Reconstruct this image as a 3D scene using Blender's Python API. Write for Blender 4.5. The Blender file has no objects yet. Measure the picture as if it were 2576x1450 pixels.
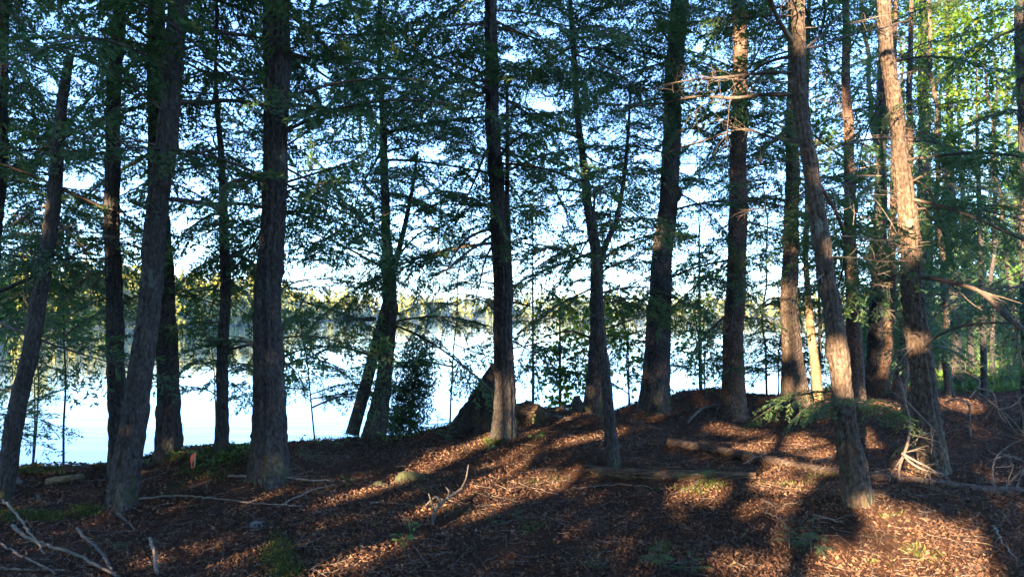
import bpy, math
import numpy as np
from mathutils import Matrix, Vector

C = bpy.context.scene.collection
R = math.radians
sc = bpy.context.scene

# ------------------------------------------------------------------ camera
F_PX, CX, CY = 1838.7, 1287.5, 725.0          # photo measured on a 2575 x 1450 sheet, 70 degrees across
CAM = np.array([0.0, 0.0, 1.60])
PITCH = R(2.02)
cam_data = bpy.data.cameras.new('camera')
cam_data.sensor_width = 36.0
cam_data.lens = 18.0 / math.tan(R(35.0))
cam_data.clip_start = 0.05
cam_data.clip_end = 6000.0
cam = bpy.data.objects.new('camera', cam_data)
cam.location = CAM
cam.rotation_euler = (R(90) + PITCH, 0, 0)
C.objects.link(cam)
sc.camera = cam

# ------------------------------------------------------------------ sky and sun
SUN_EL = R(15.0)
SUN_YAW = R(27.0)                              # the light travels forward and to the right
S_DIR = np.array([math.sin(SUN_YAW) * math.cos(SUN_EL), math.cos(SUN_YAW) * math.cos(SUN_EL), -math.sin(SUN_EL)])
world = bpy.data.worlds.new('World')
sc.world = world
world.use_nodes = True
wn = world.node_tree.nodes
wn.clear()
sky = wn.new('ShaderNodeTexSky')
sky.sky_type = 'NISHITA'
sky.sun_disc = False
sky.sun_elevation = SUN_EL
sky.sun_rotation = math.pi + SUN_YAW
sky.air_density = 0.8
sky.altitude = 1500.0
sky.dust_density = 0.0
sky.ozone_density = 3.5
bg = wn.new('ShaderNodeBackground')
bg.inputs['Strength'].default_value = 0.10
wo = wn.new('ShaderNodeOutputWorld')
world.node_tree.links.new(sky.outputs[0], bg.inputs[0])
world.node_tree.links.new(bg.outputs[0], wo.inputs[0])

sun_data = bpy.data.lights.new('sun', 'SUN')
sun_data.energy = 5.0
sun_data.angle = R(0.5)
sun_data.color = (1.0, 0.74, 0.47)
sun = bpy.data.objects.new('sun', sun_data)
sun.rotation_euler = Vector(S_DIR).to_track_quat('-Z', 'Y').to_euler()
sun.location = (-10, -20, 12)
C.objects.link(sun)

sc.view_settings.view_transform = 'Standard'
sc.view_settings.look = 'None'
sc.view_settings.exposure = 3.5
sc.view_settings.gamma = 1.0
sc.view_settings.use_curve_mapping = False
sc.cycles.use_denoising = True
sc.cycles.max_bounces = 6
sc.cycles.diffuse_bounces = 3
sc.cycles.transmission_bounces = 4
sc.cycles.caustics_reflective = False
sc.cycles.caustics_refractive = False

# ------------------------------------------------------------------ small maths
rng = np.random.default_rng(11)
cp, sp = math.cos(PITCH), math.sin(PITCH)
FWD = np.array([0, cp, sp]); UP = np.array([0, -sp, cp]); RIGHT = np.array([1.0, 0, 0])

def ray(px, py):
    return FWD + RIGHT * ((px - CX) / F_PX) + UP * ((CY - py) / F_PX)

def at(px, py, depth):
    d = ray(px, py)
    return CAM + d * (depth / d[1])

def project(P):
    d = np.asarray(P) - CAM
    w = d @ FWD
    w = np.where(w > 0.2, w, np.nan)
    return CX + F_PX * (d @ RIGHT) / w, CY - F_PX * (d @ UP) / w, w

SHORE_X = np.array([-60, -30, -15, -8, -5.28, -4.73, -3.94, -3.42, -3.0, -2.48, -1.53, -0.84, .08, .73, 2.13, 4.0, 5.85, 8.1, 11, 15, 22, 32, 60])
SHORE_Y = np.array([-30, -8, 3, 6.3, 7.85, 8.05, 8.4, 8.95, 9.6, 9.9, 10.45, 11.1, 12.0, 12.1, 12.6, 14.4, 15.3, 17.5, 22, 30, 48, 70, 120])

def smooth(t):
    t = np.clip(t, 0, 1)
    return t * t * (3 - 2 * t)

MOUNDS = [(-2.45, 7.35, .9, .16), (-3.2, 7.2, .5, .08), (.3, 10.6, 1.0, .18), (3.4, 13.2, .9, .20), (2.2, 12.0, .9, .14), (1.5, 8.2, 1.2, .10),
          (4.9, 12.2, 1.2, .12), (-.9, 8.6, .9, .10), (6.2, 13.2, 1.4, .15), (3.0, 6.0, 1.2, .06), (-5.0, 5.4, 1.2, -.06), (-5.0, 7.2, .9, .13), (9, 10, 3, .12), (-1.5, 5.2, 1.6, -.05)]
MOUNDS += [(x_, y_, .34, .07) for x_, y_ in ((-4.58, 6.65), (-3.35, 6.35), (-3.59, 7.72), (-2.91, 7.37), (-.1, 9.1), (1.02, 7.44), (2.26, 11.67), (3.47, 11.56), (4.54, 11.72), (2.69, 5.74), (5.37, 11.51), (4.39, 7.67), (-2.26, 6.83))]

def H(x, y):
    x = np.asarray(x, float); y = np.asarray(y, float)
    z = .035 * np.sin(1.3 * x + .7 * y) + .03 * np.sin(.9 * y - 1.7 * x + 1.0) + .018 * np.sin(3.1 * x + 2.2 * y + .4) + .015 * np.sin(-2.6 * x + 3.7 * y)
    for (mx, my, r, h) in MOUNDS:
        z = z + h * np.exp(-((x - mx) ** 2 + (y - my) ** 2) / (r * r))
    z = z + .03 * smooth((x - 4) / 12) * (y - 4) * .25
    ys = np.interp(x, SHORE_X, SHORE_Y) + .16 * np.sin(2.9 * x) + .09 * np.sin(6.7 * x + 1)
    sd = y - ys
    z = z * (1 - smooth((sd + .1) / .6))
    z = z - .10 * smooth((sd + .9) / .8) - 1.7 * smooth((sd + .12) / 1.5)
    return z

def ground_at(px, py):
    d = ray(px, py)
    ts = np.linspace(2.2, 60, 6000)
    P = CAM + d * ts[:, None]
    below = P[:, 2] < H(P[:, 0], P[:, 1])
    i = int(np.argmax(below)) if below.any() else len(ts) - 1
    return P[i]

def gpath(pts, lift=.02, ref=None):
    out = []
    for (px, py) in pts:
        p = ground_at(px, py)
        p[2] = float(H(p[0], p[1])) + lift
        out.append(p)
    return np.array(out)

def resample(P, step, passes=2):
    P = np.asarray(P, float)
    seg = np.linalg.norm(np.diff(P, axis=0), axis=1)
    s = np.concatenate([[0], np.cumsum(seg)])
    n = max(3, int(s[-1] / step) + 1)
    t = np.linspace(0, s[-1], n)
    Q = np.stack([np.interp(t, s, P[:, k]) for k in range(P.shape[1])], 1)
    w = max(1, int(.22 * n / max(1, len(P) - 1)))
    for _ in range(passes):
        E = np.concatenate([np.repeat(2 * Q[:1], w, 0) - Q[w:0:-1] if n > w + 1 else np.repeat(Q[:1], w, 0), Q,
                            np.repeat(2 * Q[-1:], w, 0) - Q[-2:-w - 2:-1] if n > w + 1 else np.repeat(Q[-1:], w, 0)])
        k = np.ones(2 * w + 1) / (2 * w + 1)
        Q2 = np.stack([np.convolve(E[:, c], k, 'valid') for c in range(Q.shape[1])], 1)
        Q = Q2[:n]
    return Q

# ------------------------------------------------------------------ meshes
def mesh(name, parts, mats, smooth_mats=()):
    """parts: list of (V, F, material index); F has three or four columns."""
    vs, li, ls, mi, off, lo = [], [], [], [], 0, 0
    for V, Fc, m in parts:
        V = np.asarray(V, np.float32); Fc = np.asarray(Fc, np.int64)
        if len(Fc) == 0: continue
        vs.append(V)
        k = Fc.shape[1]
        li.append((Fc + off).ravel()); ls.append(lo + k * np.arange(len(Fc))); lo += k * len(Fc)
        mi.append(np.full(len(Fc), m)); off += len(V)
    V = np.concatenate(vs); L = np.concatenate(li); S = np.concatenate(ls); M = np.concatenate(mi)
    me = bpy.data.meshes.new(name)
    me.vertices.add(len(V)); me.vertices.foreach_set('co', V.ravel())
    me.loops.add(len(L)); me.loops.foreach_set('vertex_index', L.astype(np.int32))
    me.polygons.add(len(S)); me.polygons.foreach_set('loop_start', S.astype(np.int32))
    me.polygons.foreach_set('material_index', M.astype(np.int32))
    me.polygons.foreach_set('use_smooth', np.isin(M, list(smooth_mats)))
    for m in mats: me.materials.append(m)
    me.update(calc_edges=True)
    return me

def add(name, me, parent=None, loc=(0, 0, 0)):
    o = bpy.data.objects.new(name, me)
    C.objects.link(o)
    o.location = loc
    if parent is not None: o.parent = parent
    return o

def tag(o, label=None, cat=None, group=None, kind=None):
    if label: o['label'] = label
    if cat: o['category'] = cat
    if group: o['group'] = group
    if kind: o['kind'] = kind
    return o

def thing(name, loc, label, cat, group=None):
    o = bpy.data.objects.new(name, None)
    o.empty_display_size = .2
    C.objects.link(o); o.location = loc
    return tag(o, label, cat, group)

def tube(P, Rad, sides=8, cap=True):
    """Rad: (n,) or (n, sides). Returns list of (V, F)."""
    P = np.asarray(P, float); n = len(P)
    Rad = np.asarray(Rad, float)
    if Rad.ndim == 1: Rad = np.repeat(Rad[:, None], sides, 1)
    T = np.gradient(P, axis=0); T /= np.linalg.norm(T, axis=1)[:, None] + 1e-9
    ref = np.array([1.0, 0, 0]) if abs(T[:, 2].mean()) > .7 else np.array([0, 0, 1.0])
    A = np.cross(T, ref); A /= np.linalg.norm(A, axis=1)[:, None] + 1e-9
    B = np.cross(T, A)
    th = np.linspace(0, 2 * math.pi, sides, endpoint=False)
    V = P[:, None] + Rad[:, :, None] * (np.cos(th)[None, :, None] * A[:, None] + np.sin(th)[None, :, None] * B[:, None])
    i = np.arange(n - 1)[:, None] * sides; j = np.arange(sides)[None]; j2 = (j + 1) % sides
    Fq = np.stack([i + j, i + sides + j, i + sides + j2, i + j2], -1).reshape(-1, 4)
    out = [(V.reshape(-1, 3), Fq)]
    if cap:
        for e, rev in ((0, False), (n - 1, True)):
            ring = V[e]
            Vc = np.concatenate([ring, P[e][None] + (T[e] * Rad[e].mean() * (.15 if rev else -.15))[None]])
            a = np.arange(sides); b = (a + 1) % sides
            tri = np.stack([a, b, np.full(sides, sides)], 1)
            out.append((Vc, tri[:, ::-1] if rev else tri))
    return out

def diamonds(B, T, W, wide=.42):
    """leaf quads: base B, length vector T, half width vector W."""
    n = len(B)
    V = np.stack([B, B + wide * T + W, B + T, B + wide * T - W], 1).reshape(-1, 3)
    Fq = np.arange(4 * n).reshape(n, 4)
    return V, Fq

def unit(v):
    return v / (np.linalg.norm(v, axis=-1, keepdims=True) + 1e-9)

def merge(lst):
    """list of (V,F) with the same number of columns -> one (V,F)."""
    vs, fs, off = [], [], 0
    for V, Fc in lst:
        vs.append(V); fs.append(Fc + off); off += len(V)
    return np.concatenate(vs), np.concatenate(fs)

def vnoise(P, scale, seed):
    """cheap smooth noise from a few rotated sine products, -1..1"""
    r = np.random.default_rng(seed)
    out = 0
    for k in range(4):
        d = r.normal(size=(2, 3)); d = unit(d) * scale * (1 + .6 * k)
        ph = r.uniform(0, 6.28, 2)
        out = out + np.sin(P @ d[0] + ph[0]) * np.sin(P @ d[1] + ph[1]) / (1 + .5 * k)
    return out / 1.6

# ------------------------------------------------------------------ materials
def material(name):
    m = bpy.data.materials.new(name); m.use_nodes = True
    nt = m.node_tree; nt.nodes.clear()
    out = nt.nodes.new('ShaderNodeOutputMaterial')
    return m, nt, out

def ramp(nt, fac, stops):
    n = nt.nodes.new('ShaderNodeValToRGB')
    el = n.color_ramp.elements
    el[0].position, el[0].color = stops[0][0], (*stops[0][1], 1)
    el[1].position, el[1].color = stops[-1][0], (*stops[-1][1], 1)
    for p, c in stops[1:-1]:
        e = el.new(p); e.color = (*c, 1)
    nt.links.new(fac, n.inputs[0])
    return n.outputs[0]

def mapped(nt, scale):
    tc = nt.nodes.new('ShaderNodeTexCoord')
    mp = nt.nodes.new('ShaderNodeMapping')
    mp.inputs['Scale'].default_value = scale
    nt.links.new(tc.outputs['Object'], mp.inputs[0])
    return mp.outputs[0]

def noise(nt, vec, scale, detail=4, rough=.6):
    n = nt.nodes.new('ShaderNodeTexNoise')
    n.inputs['Scale'].default_value = scale; n.inputs['Detail'].default_value = detail; n.inputs['Roughness'].default_value = rough
    nt.links.new(vec, n.inputs['Vector'])
    return n.outputs['Fac']

def mixc(nt, fac, a, b):
    n = nt.nodes.new('ShaderNodeMix'); n.data_type = 'RGBA'
    if isinstance(fac, float): n.inputs[0].default_value = fac
    else: nt.links.new(fac, n.inputs[0])
    for s, v in ((6, a), (7, b)):
        if isinstance(v, tuple): n.inputs[s].default_value = (*v, 1)
        else: nt.links.new(v, n.inputs[s])
    return n.outputs[2]

def bark(name, dark, mid, light, lichen, vscale=(9, 9, 1.6), bump=.9, lichen_amt=.62, dist=.03, foot=True):
    m, nt, out = material(name)
    v = mapped(nt, vscale)
    n1 = noise(nt, v, 4.0, 6, .65)
    col = ramp(nt, n1, [(.33, dark), (.5, mid), (.68, light)])
    v2 = mapped(nt, (1, 1, .6))
    n2 = noise(nt, v2, 5.0, 5, .7)
    lf = ramp(nt, n2, [(lichen_amt - .04, (0, 0, 0)), (lichen_amt + .06, (1, 1, 1))])
    col = mixc(nt, lf, col, lichen)
    tone = ramp(nt, noise(nt, mapped(nt, (1, 1, .35)), 2.3, 3, .6), [(.35, (.62, .62, .64)), (.68, (1.25, 1.2, 1.12))])
    mt = nt.nodes.new('ShaderNodeMix'); mt.data_type = 'RGBA'; mt.blend_type = 'MULTIPLY'; mt.inputs[0].default_value = 1
    nt.links.new(col, mt.inputs[6]); nt.links.new(tone, mt.inputs[7]); col = mt.outputs[2]
    if foot:
        sx = nt.nodes.new('ShaderNodeSeparateXYZ'); nt.links.new(mapped(nt, (1, 1, 1)), sx.inputs[0])
        mr = nt.nodes.new('ShaderNodeMapRange'); mr.inputs[1].default_value = 0; mr.inputs[2].default_value = .7; mr.inputs[3].default_value = .12; mr.inputs[4].default_value = -.08
        nt.links.new(sx.outputs[2], mr.inputs[0])
        am = nt.nodes.new('ShaderNodeMath'); am.operation = 'ADD'
        nt.links.new(mr.outputs[0], am.inputs[0]); nt.links.new(noise(nt, mapped(nt, (1, 1, .7)), 7, 5, .7), am.inputs[1])
        col = mixc(nt, ramp(nt, am.outputs[0], [(.60, (0, 0, 0)), (.70, (.6, .6, .6))]), col, (.045, .05, .018))
    b = nt.nodes.new('ShaderNodeBsdfPrincipled')
    b.inputs['Roughness'].default_value = .85
    b.inputs['Specular IOR Level'].default_value = .25
    nt.links.new(col, b.inputs['Base Color'])
    vo = nt.nodes.new('ShaderNodeTexVoronoi'); vo.inputs['Scale'].default_value = 3.2
    nt.links.new(v, vo.inputs['Vector'])
    ad = nt.nodes.new('ShaderNodeMath'); ad.operation = 'ADD'
    nt.links.new(n1, ad.inputs[0]); nt.links.new(vo.outputs['Distance'], ad.inputs[1])
    bp = nt.nodes.new('ShaderNodeBump'); bp.inputs['Strength'].default_value = bump; bp.inputs['Distance'].default_value = dist
    nt.links.new(ad.outputs[0], bp.inputs['Height']); nt.links.new(bp.outputs[0], b.inputs['Normal'])
    nt.links.new(b.outputs[0], out.inputs[0])
    return m

def leaf(name, stops, trans=.35, tcol=None, rough=.55):
    m, nt, out = material(name)
    g = nt.nodes.new('ShaderNodeNewGeometry')
    col = ramp(nt, g.outputs['Random Per Island'], stops)
    b = nt.nodes.new('ShaderNodeBsdfPrincipled')
    b.inputs['Roughness'].default_value = rough
    b.inputs['Specular IOR Level'].default_value = .3
    nt.links.new(col, b.inputs['Base Color'])
    if trans > 0:
        t = nt.nodes.new('ShaderNodeBsdfTranslucent')
        if tcol is None: nt.links.new(col, t.inputs[0])
        else: nt.links.new(mixc(nt, .5, col, tcol), t.inputs[0])
        mx = nt.nodes.new('ShaderNodeMixShader'); mx.inputs[0].default_value = trans
        nt.links.new(b.outputs[0], mx.inputs[1]); nt.links.new(t.outputs[0], mx.inputs[2])
        nt.links.new(mx.outputs[0], out.inputs[0])
    else:
        nt.links.new(b.outputs[0], out.inputs[0])
    return m

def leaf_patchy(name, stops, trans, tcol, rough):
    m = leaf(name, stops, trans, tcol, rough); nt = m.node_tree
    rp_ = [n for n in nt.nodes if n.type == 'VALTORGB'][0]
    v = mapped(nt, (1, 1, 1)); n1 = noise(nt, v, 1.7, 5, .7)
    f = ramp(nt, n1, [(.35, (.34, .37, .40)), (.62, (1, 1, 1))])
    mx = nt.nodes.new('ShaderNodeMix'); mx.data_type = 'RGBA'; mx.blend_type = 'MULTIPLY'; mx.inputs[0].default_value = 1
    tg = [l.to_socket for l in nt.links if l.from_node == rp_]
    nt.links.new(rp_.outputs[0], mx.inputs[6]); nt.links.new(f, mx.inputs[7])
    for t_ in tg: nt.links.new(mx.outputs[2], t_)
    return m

M = {}
M['hemlock_bark'] = bark('hemlock_bark', (.022, .019, .018), (.052, .045, .042), (.10, .088, .082), (.11, .12, .105), vscale=(12, 12, 5.5))
M['red_bark'] = bark('red_spruce_bark', (.045, .027, .02), (.115, .07, .05), (.19, .125, .092), (.16, .15, .12), vscale=(11, 11, 7), dist=.04)
M['scaly_bark'] = bark('scaly_bark', (.036, .025, .019), (.09, .064, .046), (.165, .125, .094), (.15, .15, .12), vscale=(10, 10, 6), bump=.8)
M['dark_bark'] = bark('dark_stump_bark', (.012, .010, .009), (.03, .024, .021), (.06, .05, .044), (.05, .055, .045), vscale=(12, 12, 5))  # same bark pattern in darker tones, for the broken stump
M['birch_bark'] = bark('birch_bark', (.07, .045, .025), (.25, .175, .09), (.36, .275, .165), (.06, .045, .035), vscale=(5, 5, 26), bump=.6, lichen_amt=.60)
M['dead_wood'] = bark('dead_wood', (.06, .046, .037), (.14, .11, .088), (.24, .20, .165), (.16, .165, .14), vscale=(14, 14, 14), bump=.4, dist=.01, foot=False)
M['pale_wood'] = bark('bleached_wood', (.05, .041, .033), (.10, .085, .07), (.165, .143, .12), (.10, .10, .085), vscale=(14, 14, 14), bump=.4, dist=.01, foot=False)
M['twig'] = bark('twig_wood', (.04, .03, .024), (.085, .064, .052), (.15, .12, .10), (.13, .14, .12), vscale=(20, 20, 20), bump=.3, dist=.005, foot=False)
M['rotten_wood'] = bark('rotten_wood', (.035, .022, .016), (.10, .06, .038), (.19, .12, .075), (.07, .10, .03), vscale=(3, 14, 14), bump=1.0, lichen_amt=.60, foot=False)
M['log_bark'] = bark('fallen_log_bark', (.028, .019, .015), (.07, .046, .035), (.125, .09, .068), (.08, .08, .065), vscale=(5, 9, 9), bump=.8, foot=False)
M['needles'] = leaf('hemlock_needles', [(0, (.030, .075, .042)), (.5, (.055, .12, .056)), (.85, (.09, .16, .056)), (.97, (.11, .17, .05)), (1, (.16, .12, .06))], .42, (.12, .25, .04))
M['cedar'] = leaf('cedar_leaves', [(0, (.03, .07, .04)), (.6, (.06, .12, .055)), (1, (.11, .17, .06))], .4)
M['broadleaf'] = leaf('maple_leaves', [(0, (.06, .14, .022)), (.5, (.095, .20, .03)), (.9, (.17, .25, .032)), (1, (.36, .30, .035))], .6, (.46, .58, .05))
M['herb'] = leaf('herb_leaves', [(0, (.05, .11, .025)), (.6, (.09, .17, .035)), (1, (.16, .22, .05))], .4)
M['moss'] = leaf('moss_shoots', [(0, (.03, .042, .010)), (.6, (.06, .075, .016)), (1, (.12, .12, .026))], .3)
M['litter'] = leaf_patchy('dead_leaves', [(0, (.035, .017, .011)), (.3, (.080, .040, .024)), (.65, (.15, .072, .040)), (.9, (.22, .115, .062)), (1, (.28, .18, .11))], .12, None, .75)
M['far_leaves'] = leaf('far_leaves', [(0, (.07, .11, .008)), (.45, (.20, .23, .014)), (.8, (.36, .33, .018)), (1, (.48, .38, .025))], .3)

# ground
def ground_material():
    m, nt, out = material('forest_floor')
    v = mapped(nt, (1, 1, 1))
    n1 = noise(nt, v, 16, 8, .75)
    n2 = noise(nt, v, 1.1, 5, .6)
    n3 = noise(nt, v, 60, 4, .7)
    c1 = ramp(nt, n1, [(.32, (.02, .011, .008)), (.48, (.055, .026, .015)), (.62, (.11, .05, .027)), (.75, (.18, .09, .052))])
    c2 = ramp(nt, n3, [(.35, (.03, .017, .012)), (.6, (.13, .062, .034))])
    c = mixc(nt, .4, c1, c2)
    moss = ramp(nt, n2, [(.60, (0, 0, 0)), (.72, (.75, .75, .75))])
    c = mixc(nt, moss, c, (.055, .075, .018))
    b = nt.nodes.new('ShaderNodeBsdfPrincipled')
    b.inputs['Roughness'].default_value = .95; b.inputs['Specular IOR Level'].default_value = .12
    nt.links.new(c, b.inputs['Base Color'])
    ad = nt.nodes.new('ShaderNodeMath'); ad.operation = 'ADD'
    nt.links.new(n1, ad.inputs[0]); nt.links.new(n3, ad.inputs[1])
    bp = nt.nodes.new('ShaderNodeBump'); bp.inputs['Strength'].default_value = 1.0; bp.inputs['Distance'].default_value = .04
    nt.links.new(ad.outputs[0], bp.inputs['Height']); nt.links.new(bp.outputs[0], b.inputs['Normal'])
    nt.links.new(b.outputs[0], out.inputs[0])
    return m
M['floor'] = ground_material()

def water_material():
    m, nt, out = material('lake_water')
    b = nt.nodes.new('ShaderNodeBsdfPrincipled')
    b.inputs['Base Color'].default_value = (.025, .09, .15, 1)
    b.inputs['Roughness'].default_value = .04
    b.inputs['IOR'].default_value = 2.1
    v = mapped(nt, (.22, 1.5, 1))
    n1 = noise(nt, v, 1.1, 4, .55)
    v2 = mapped(nt, (.03, .16, 1))
    n2 = ramp(nt, noise(nt, v2, .8, 3, .6), [(.40, (.08, .08, .08)), (.62, (1, 1, 1))])
    mu = nt.nodes.new('ShaderNodeMath'); mu.operation = 'MULTIPLY'
    nt.links.new(n1, mu.inputs[0]); nt.links.new(n2, mu.inputs[1])
    bp = nt.nodes.new('ShaderNodeBump'); bp.inputs['Strength'].default_value = .22; bp.inputs['Distance'].default_value = .05
    nt.links.new(mu.outputs[0], bp.inputs['Height']); nt.links.new(bp.outputs[0], b.inputs['Normal'])
    nt.links.new(b.outputs[0], out.inputs[0])
    return m
M['water'] = water_material()

def plain(name, col, rough=.6, noise_scale=20, var=.35):
    m, nt, out = material(name)
    v = mapped(nt, (1, 1, 1))
    n = noise(nt, v, noise_scale, 5, .65)
    d = tuple(c * (1 - var) for c in col); l = tuple(min(1, c * (1 + var)) for c in col)
    c = ramp(nt, n, [(.3, d), (.7, l)])
    b = nt.nodes.new('ShaderNodeBsdfPrincipled'); b.inputs['Roughness'].default_value = rough
    nt.links.new(c, b.inputs['Base Color'])
    bp = nt.nodes.new('ShaderNodeBump'); bp.inputs['Strength'].default_value = .5; bp.inputs['Distance'].default_value = .02
    nt.links.new(n, bp.inputs['Height']); nt.links.new(bp.outputs[0], b.inputs['Normal'])
    nt.links.new(b.outputs[0], out.inputs[0])
    return m
M['mossy_stone'] = plain('mossy_stone', (.034, .038, .014), .95, 45, .7)
M['grey_stone'] = plain('grey_stone', (.11, .11, .095), .85, 25, .35)
M['orange'] = plain('orange_ribbon', (.85, .13, .05), .5, 10, .1)
M['stake_wood'] = plain('stake_wood', (.38, .26, .15), .7, 40, .2)
M['far_ground'] = plain('far_shore_ground', (.07, .075, .025), .9, 2, .4)
M['sapwood'] = plain('cut_wood', (.42, .27, .15), .8, 30, .25)

# ------------------------------------------------------------------ setting: forest floor, lake, far shore
def axis(segs):
    out = [np.array([segs[0][0]])]
    for a, b, st in segs: out.append(np.arange(a + st, b + st * .5, st))
    return np.concatenate(out)
gx = axis([(-60, -16, 2.0), (-16, -7, .4), (-7, 11, .07), (11, 20, .3), (20, 90, 2.0)])
gy = axis([(-45, -4, 1.5), (-4, 2.6, .4), (2.6, 15, .07), (15, 26, .25), (26, 130, 2.0)])
GX, GY = np.meshgrid(gx, gy)
GZ = H(GX, GY)
GP = np.stack([GX.ravel(), GY.ravel(), np.zeros(GX.size)], 1)
rough = .016 * vnoise(GP, 9, 3) + .012 * vnoise(GP, 23, 4) + .006 * np.random.default_rng(5).normal(size=GX.size)
GV = np.stack([GX.ravel(), GY.ravel(), GZ.ravel() + rough], 1)
ny, nx = GX.shape
ii = (np.arange(ny - 1)[:, None] * nx + np.arange(nx - 1)[None])
GF = np.stack([ii, ii + 1, ii + nx + 1, ii + nx], -1).reshape(-1, 4)
tag(add('ground', mesh('ground', [(GV, GF, 0)], [M['floor']], (0,))), 'brown forest floor of fallen leaves and needles', 'ground', kind='structure')

WATER_Z = -.62
wv = np.array([(-850, -350, WATER_Z), (950, -350, WATER_Z), (950, 1250, WATER_Z), (-850, 1250, WATER_Z)])
tag(add('lake', mesh('lake', [(wv, np.array([[0, 1, 2, 3]]), 0)], [M['water']])), 'calm pale blue lake behind the trees', 'lake', kind='structure')

FS = np.array([(-420, -40), (-260, 20), (-160, 66), (-100, 104), (-66, 118), (-56, 150), (-66, 220), (-58, 300), (-10, 345), (80, 352), (180, 335), (300, 290), (460, 240)], float)
fsp = resample(FS, 8, 1)
fn = np.gradient(fsp, axis=0); fn = np.stack([-fn[:, 1], fn[:, 0]], 1); fn = unit(fn)     # away from the lake
prof = [(0, -.9), (1.5, -.35), (6, .5), (25, 1.6), (60, 3.0), (400, 4.0)]
rows = []
for dist, z in prof:
    q = fsp + fn * dist
    rows.append(np.stack([q[:, 0], q[:, 1], np.full(len(q), z)], 1))
FV = np.concatenate(rows); nf = len(fsp)
ii = (np.arange(len(prof) - 1)[:, None] * nf + np.arange(nf - 1)[None])
FF = np.stack([ii, ii + 1, ii + nf + 1, ii + nf], -1).reshape(-1, 4)
tag(add('far_shore', mesh('far_shore', [(FV, FF, 0)], [M['far_ground']], (0,))), 'low wooded land on the other side of the lake', 'shore', kind='structure')

def far_woods():
    r = np.random.default_rng(21)
    Bs, Ts, Ws = [], [], []
    tr = []
    for i in range(len(fsp)):
        d0 = np.linalg.norm(fsp[i])
        if d0 > 420: continue
        for row in range(5):
            for k in range(2 if d0 < 200 else 1):
                p = fsp[i] + fn[i] * (2.2 + row * 6 + r.uniform(-1.5, 2)) + r.normal(0, 2.5, 2)
                h = r.uniform(6.5, 10.5) if r.random() < .8 else r.uniform(10, 13)
                con = r.random() < .55
                n = int(420 if d0 < 200 else 200)
                u = r.random(n)
                zz = (.0 + 1.0 * u) * h - .5
                rad = (h * .24 * (1 - u) ** .8 + .15) if con else (h * .30 * np.sqrt(np.clip(1 - ((u - .5) / .52) ** 2, 0, 1)))
                rad = rad * np.sqrt(r.uniform(.35, 1, n)) * (1 + .25 * np.sin(u * 19 + r.uniform(0, 6)))
                a = r.uniform(0, 6.28, n)
                B = np.stack([p[0] + rad * np.cos(a), p[1] + rad * np.sin(a), .4 + zz], 1)
                s = (.75 if d0 < 200 else 1.25) * r.uniform(.6, 1.3, n)[:, None]
                T = unit(r.normal(size=(n, 3)) + np.array([0, 0, -.3])) * s
                W = unit(np.cross(T, r.normal(size=(n, 3)))) * s * .4
                Bs.append(B - T / 2); Ts.append(T); Ws.append(W)
                tr.append(((p[0], p[1], 0), h))
    V, Fq = diamonds(np.concatenate(Bs), np.concatenate(Ts), np.concatenate(Ws), .5)
    parts = [(V, Fq, 0)]
    for (p, h) in tr:
        parts.append((*tube(np.array([p, (p[0], p[1], h * .85)]), [.16, .03], 4, False)[0], 1))
    return mesh('far_woods', parts, [M['far_leaves'], M['hemlock_bark']])
tag(add('far_woods', far_woods()), 'sunlit yellow green woods along the far shore', 'woods', kind='stuff')

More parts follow.
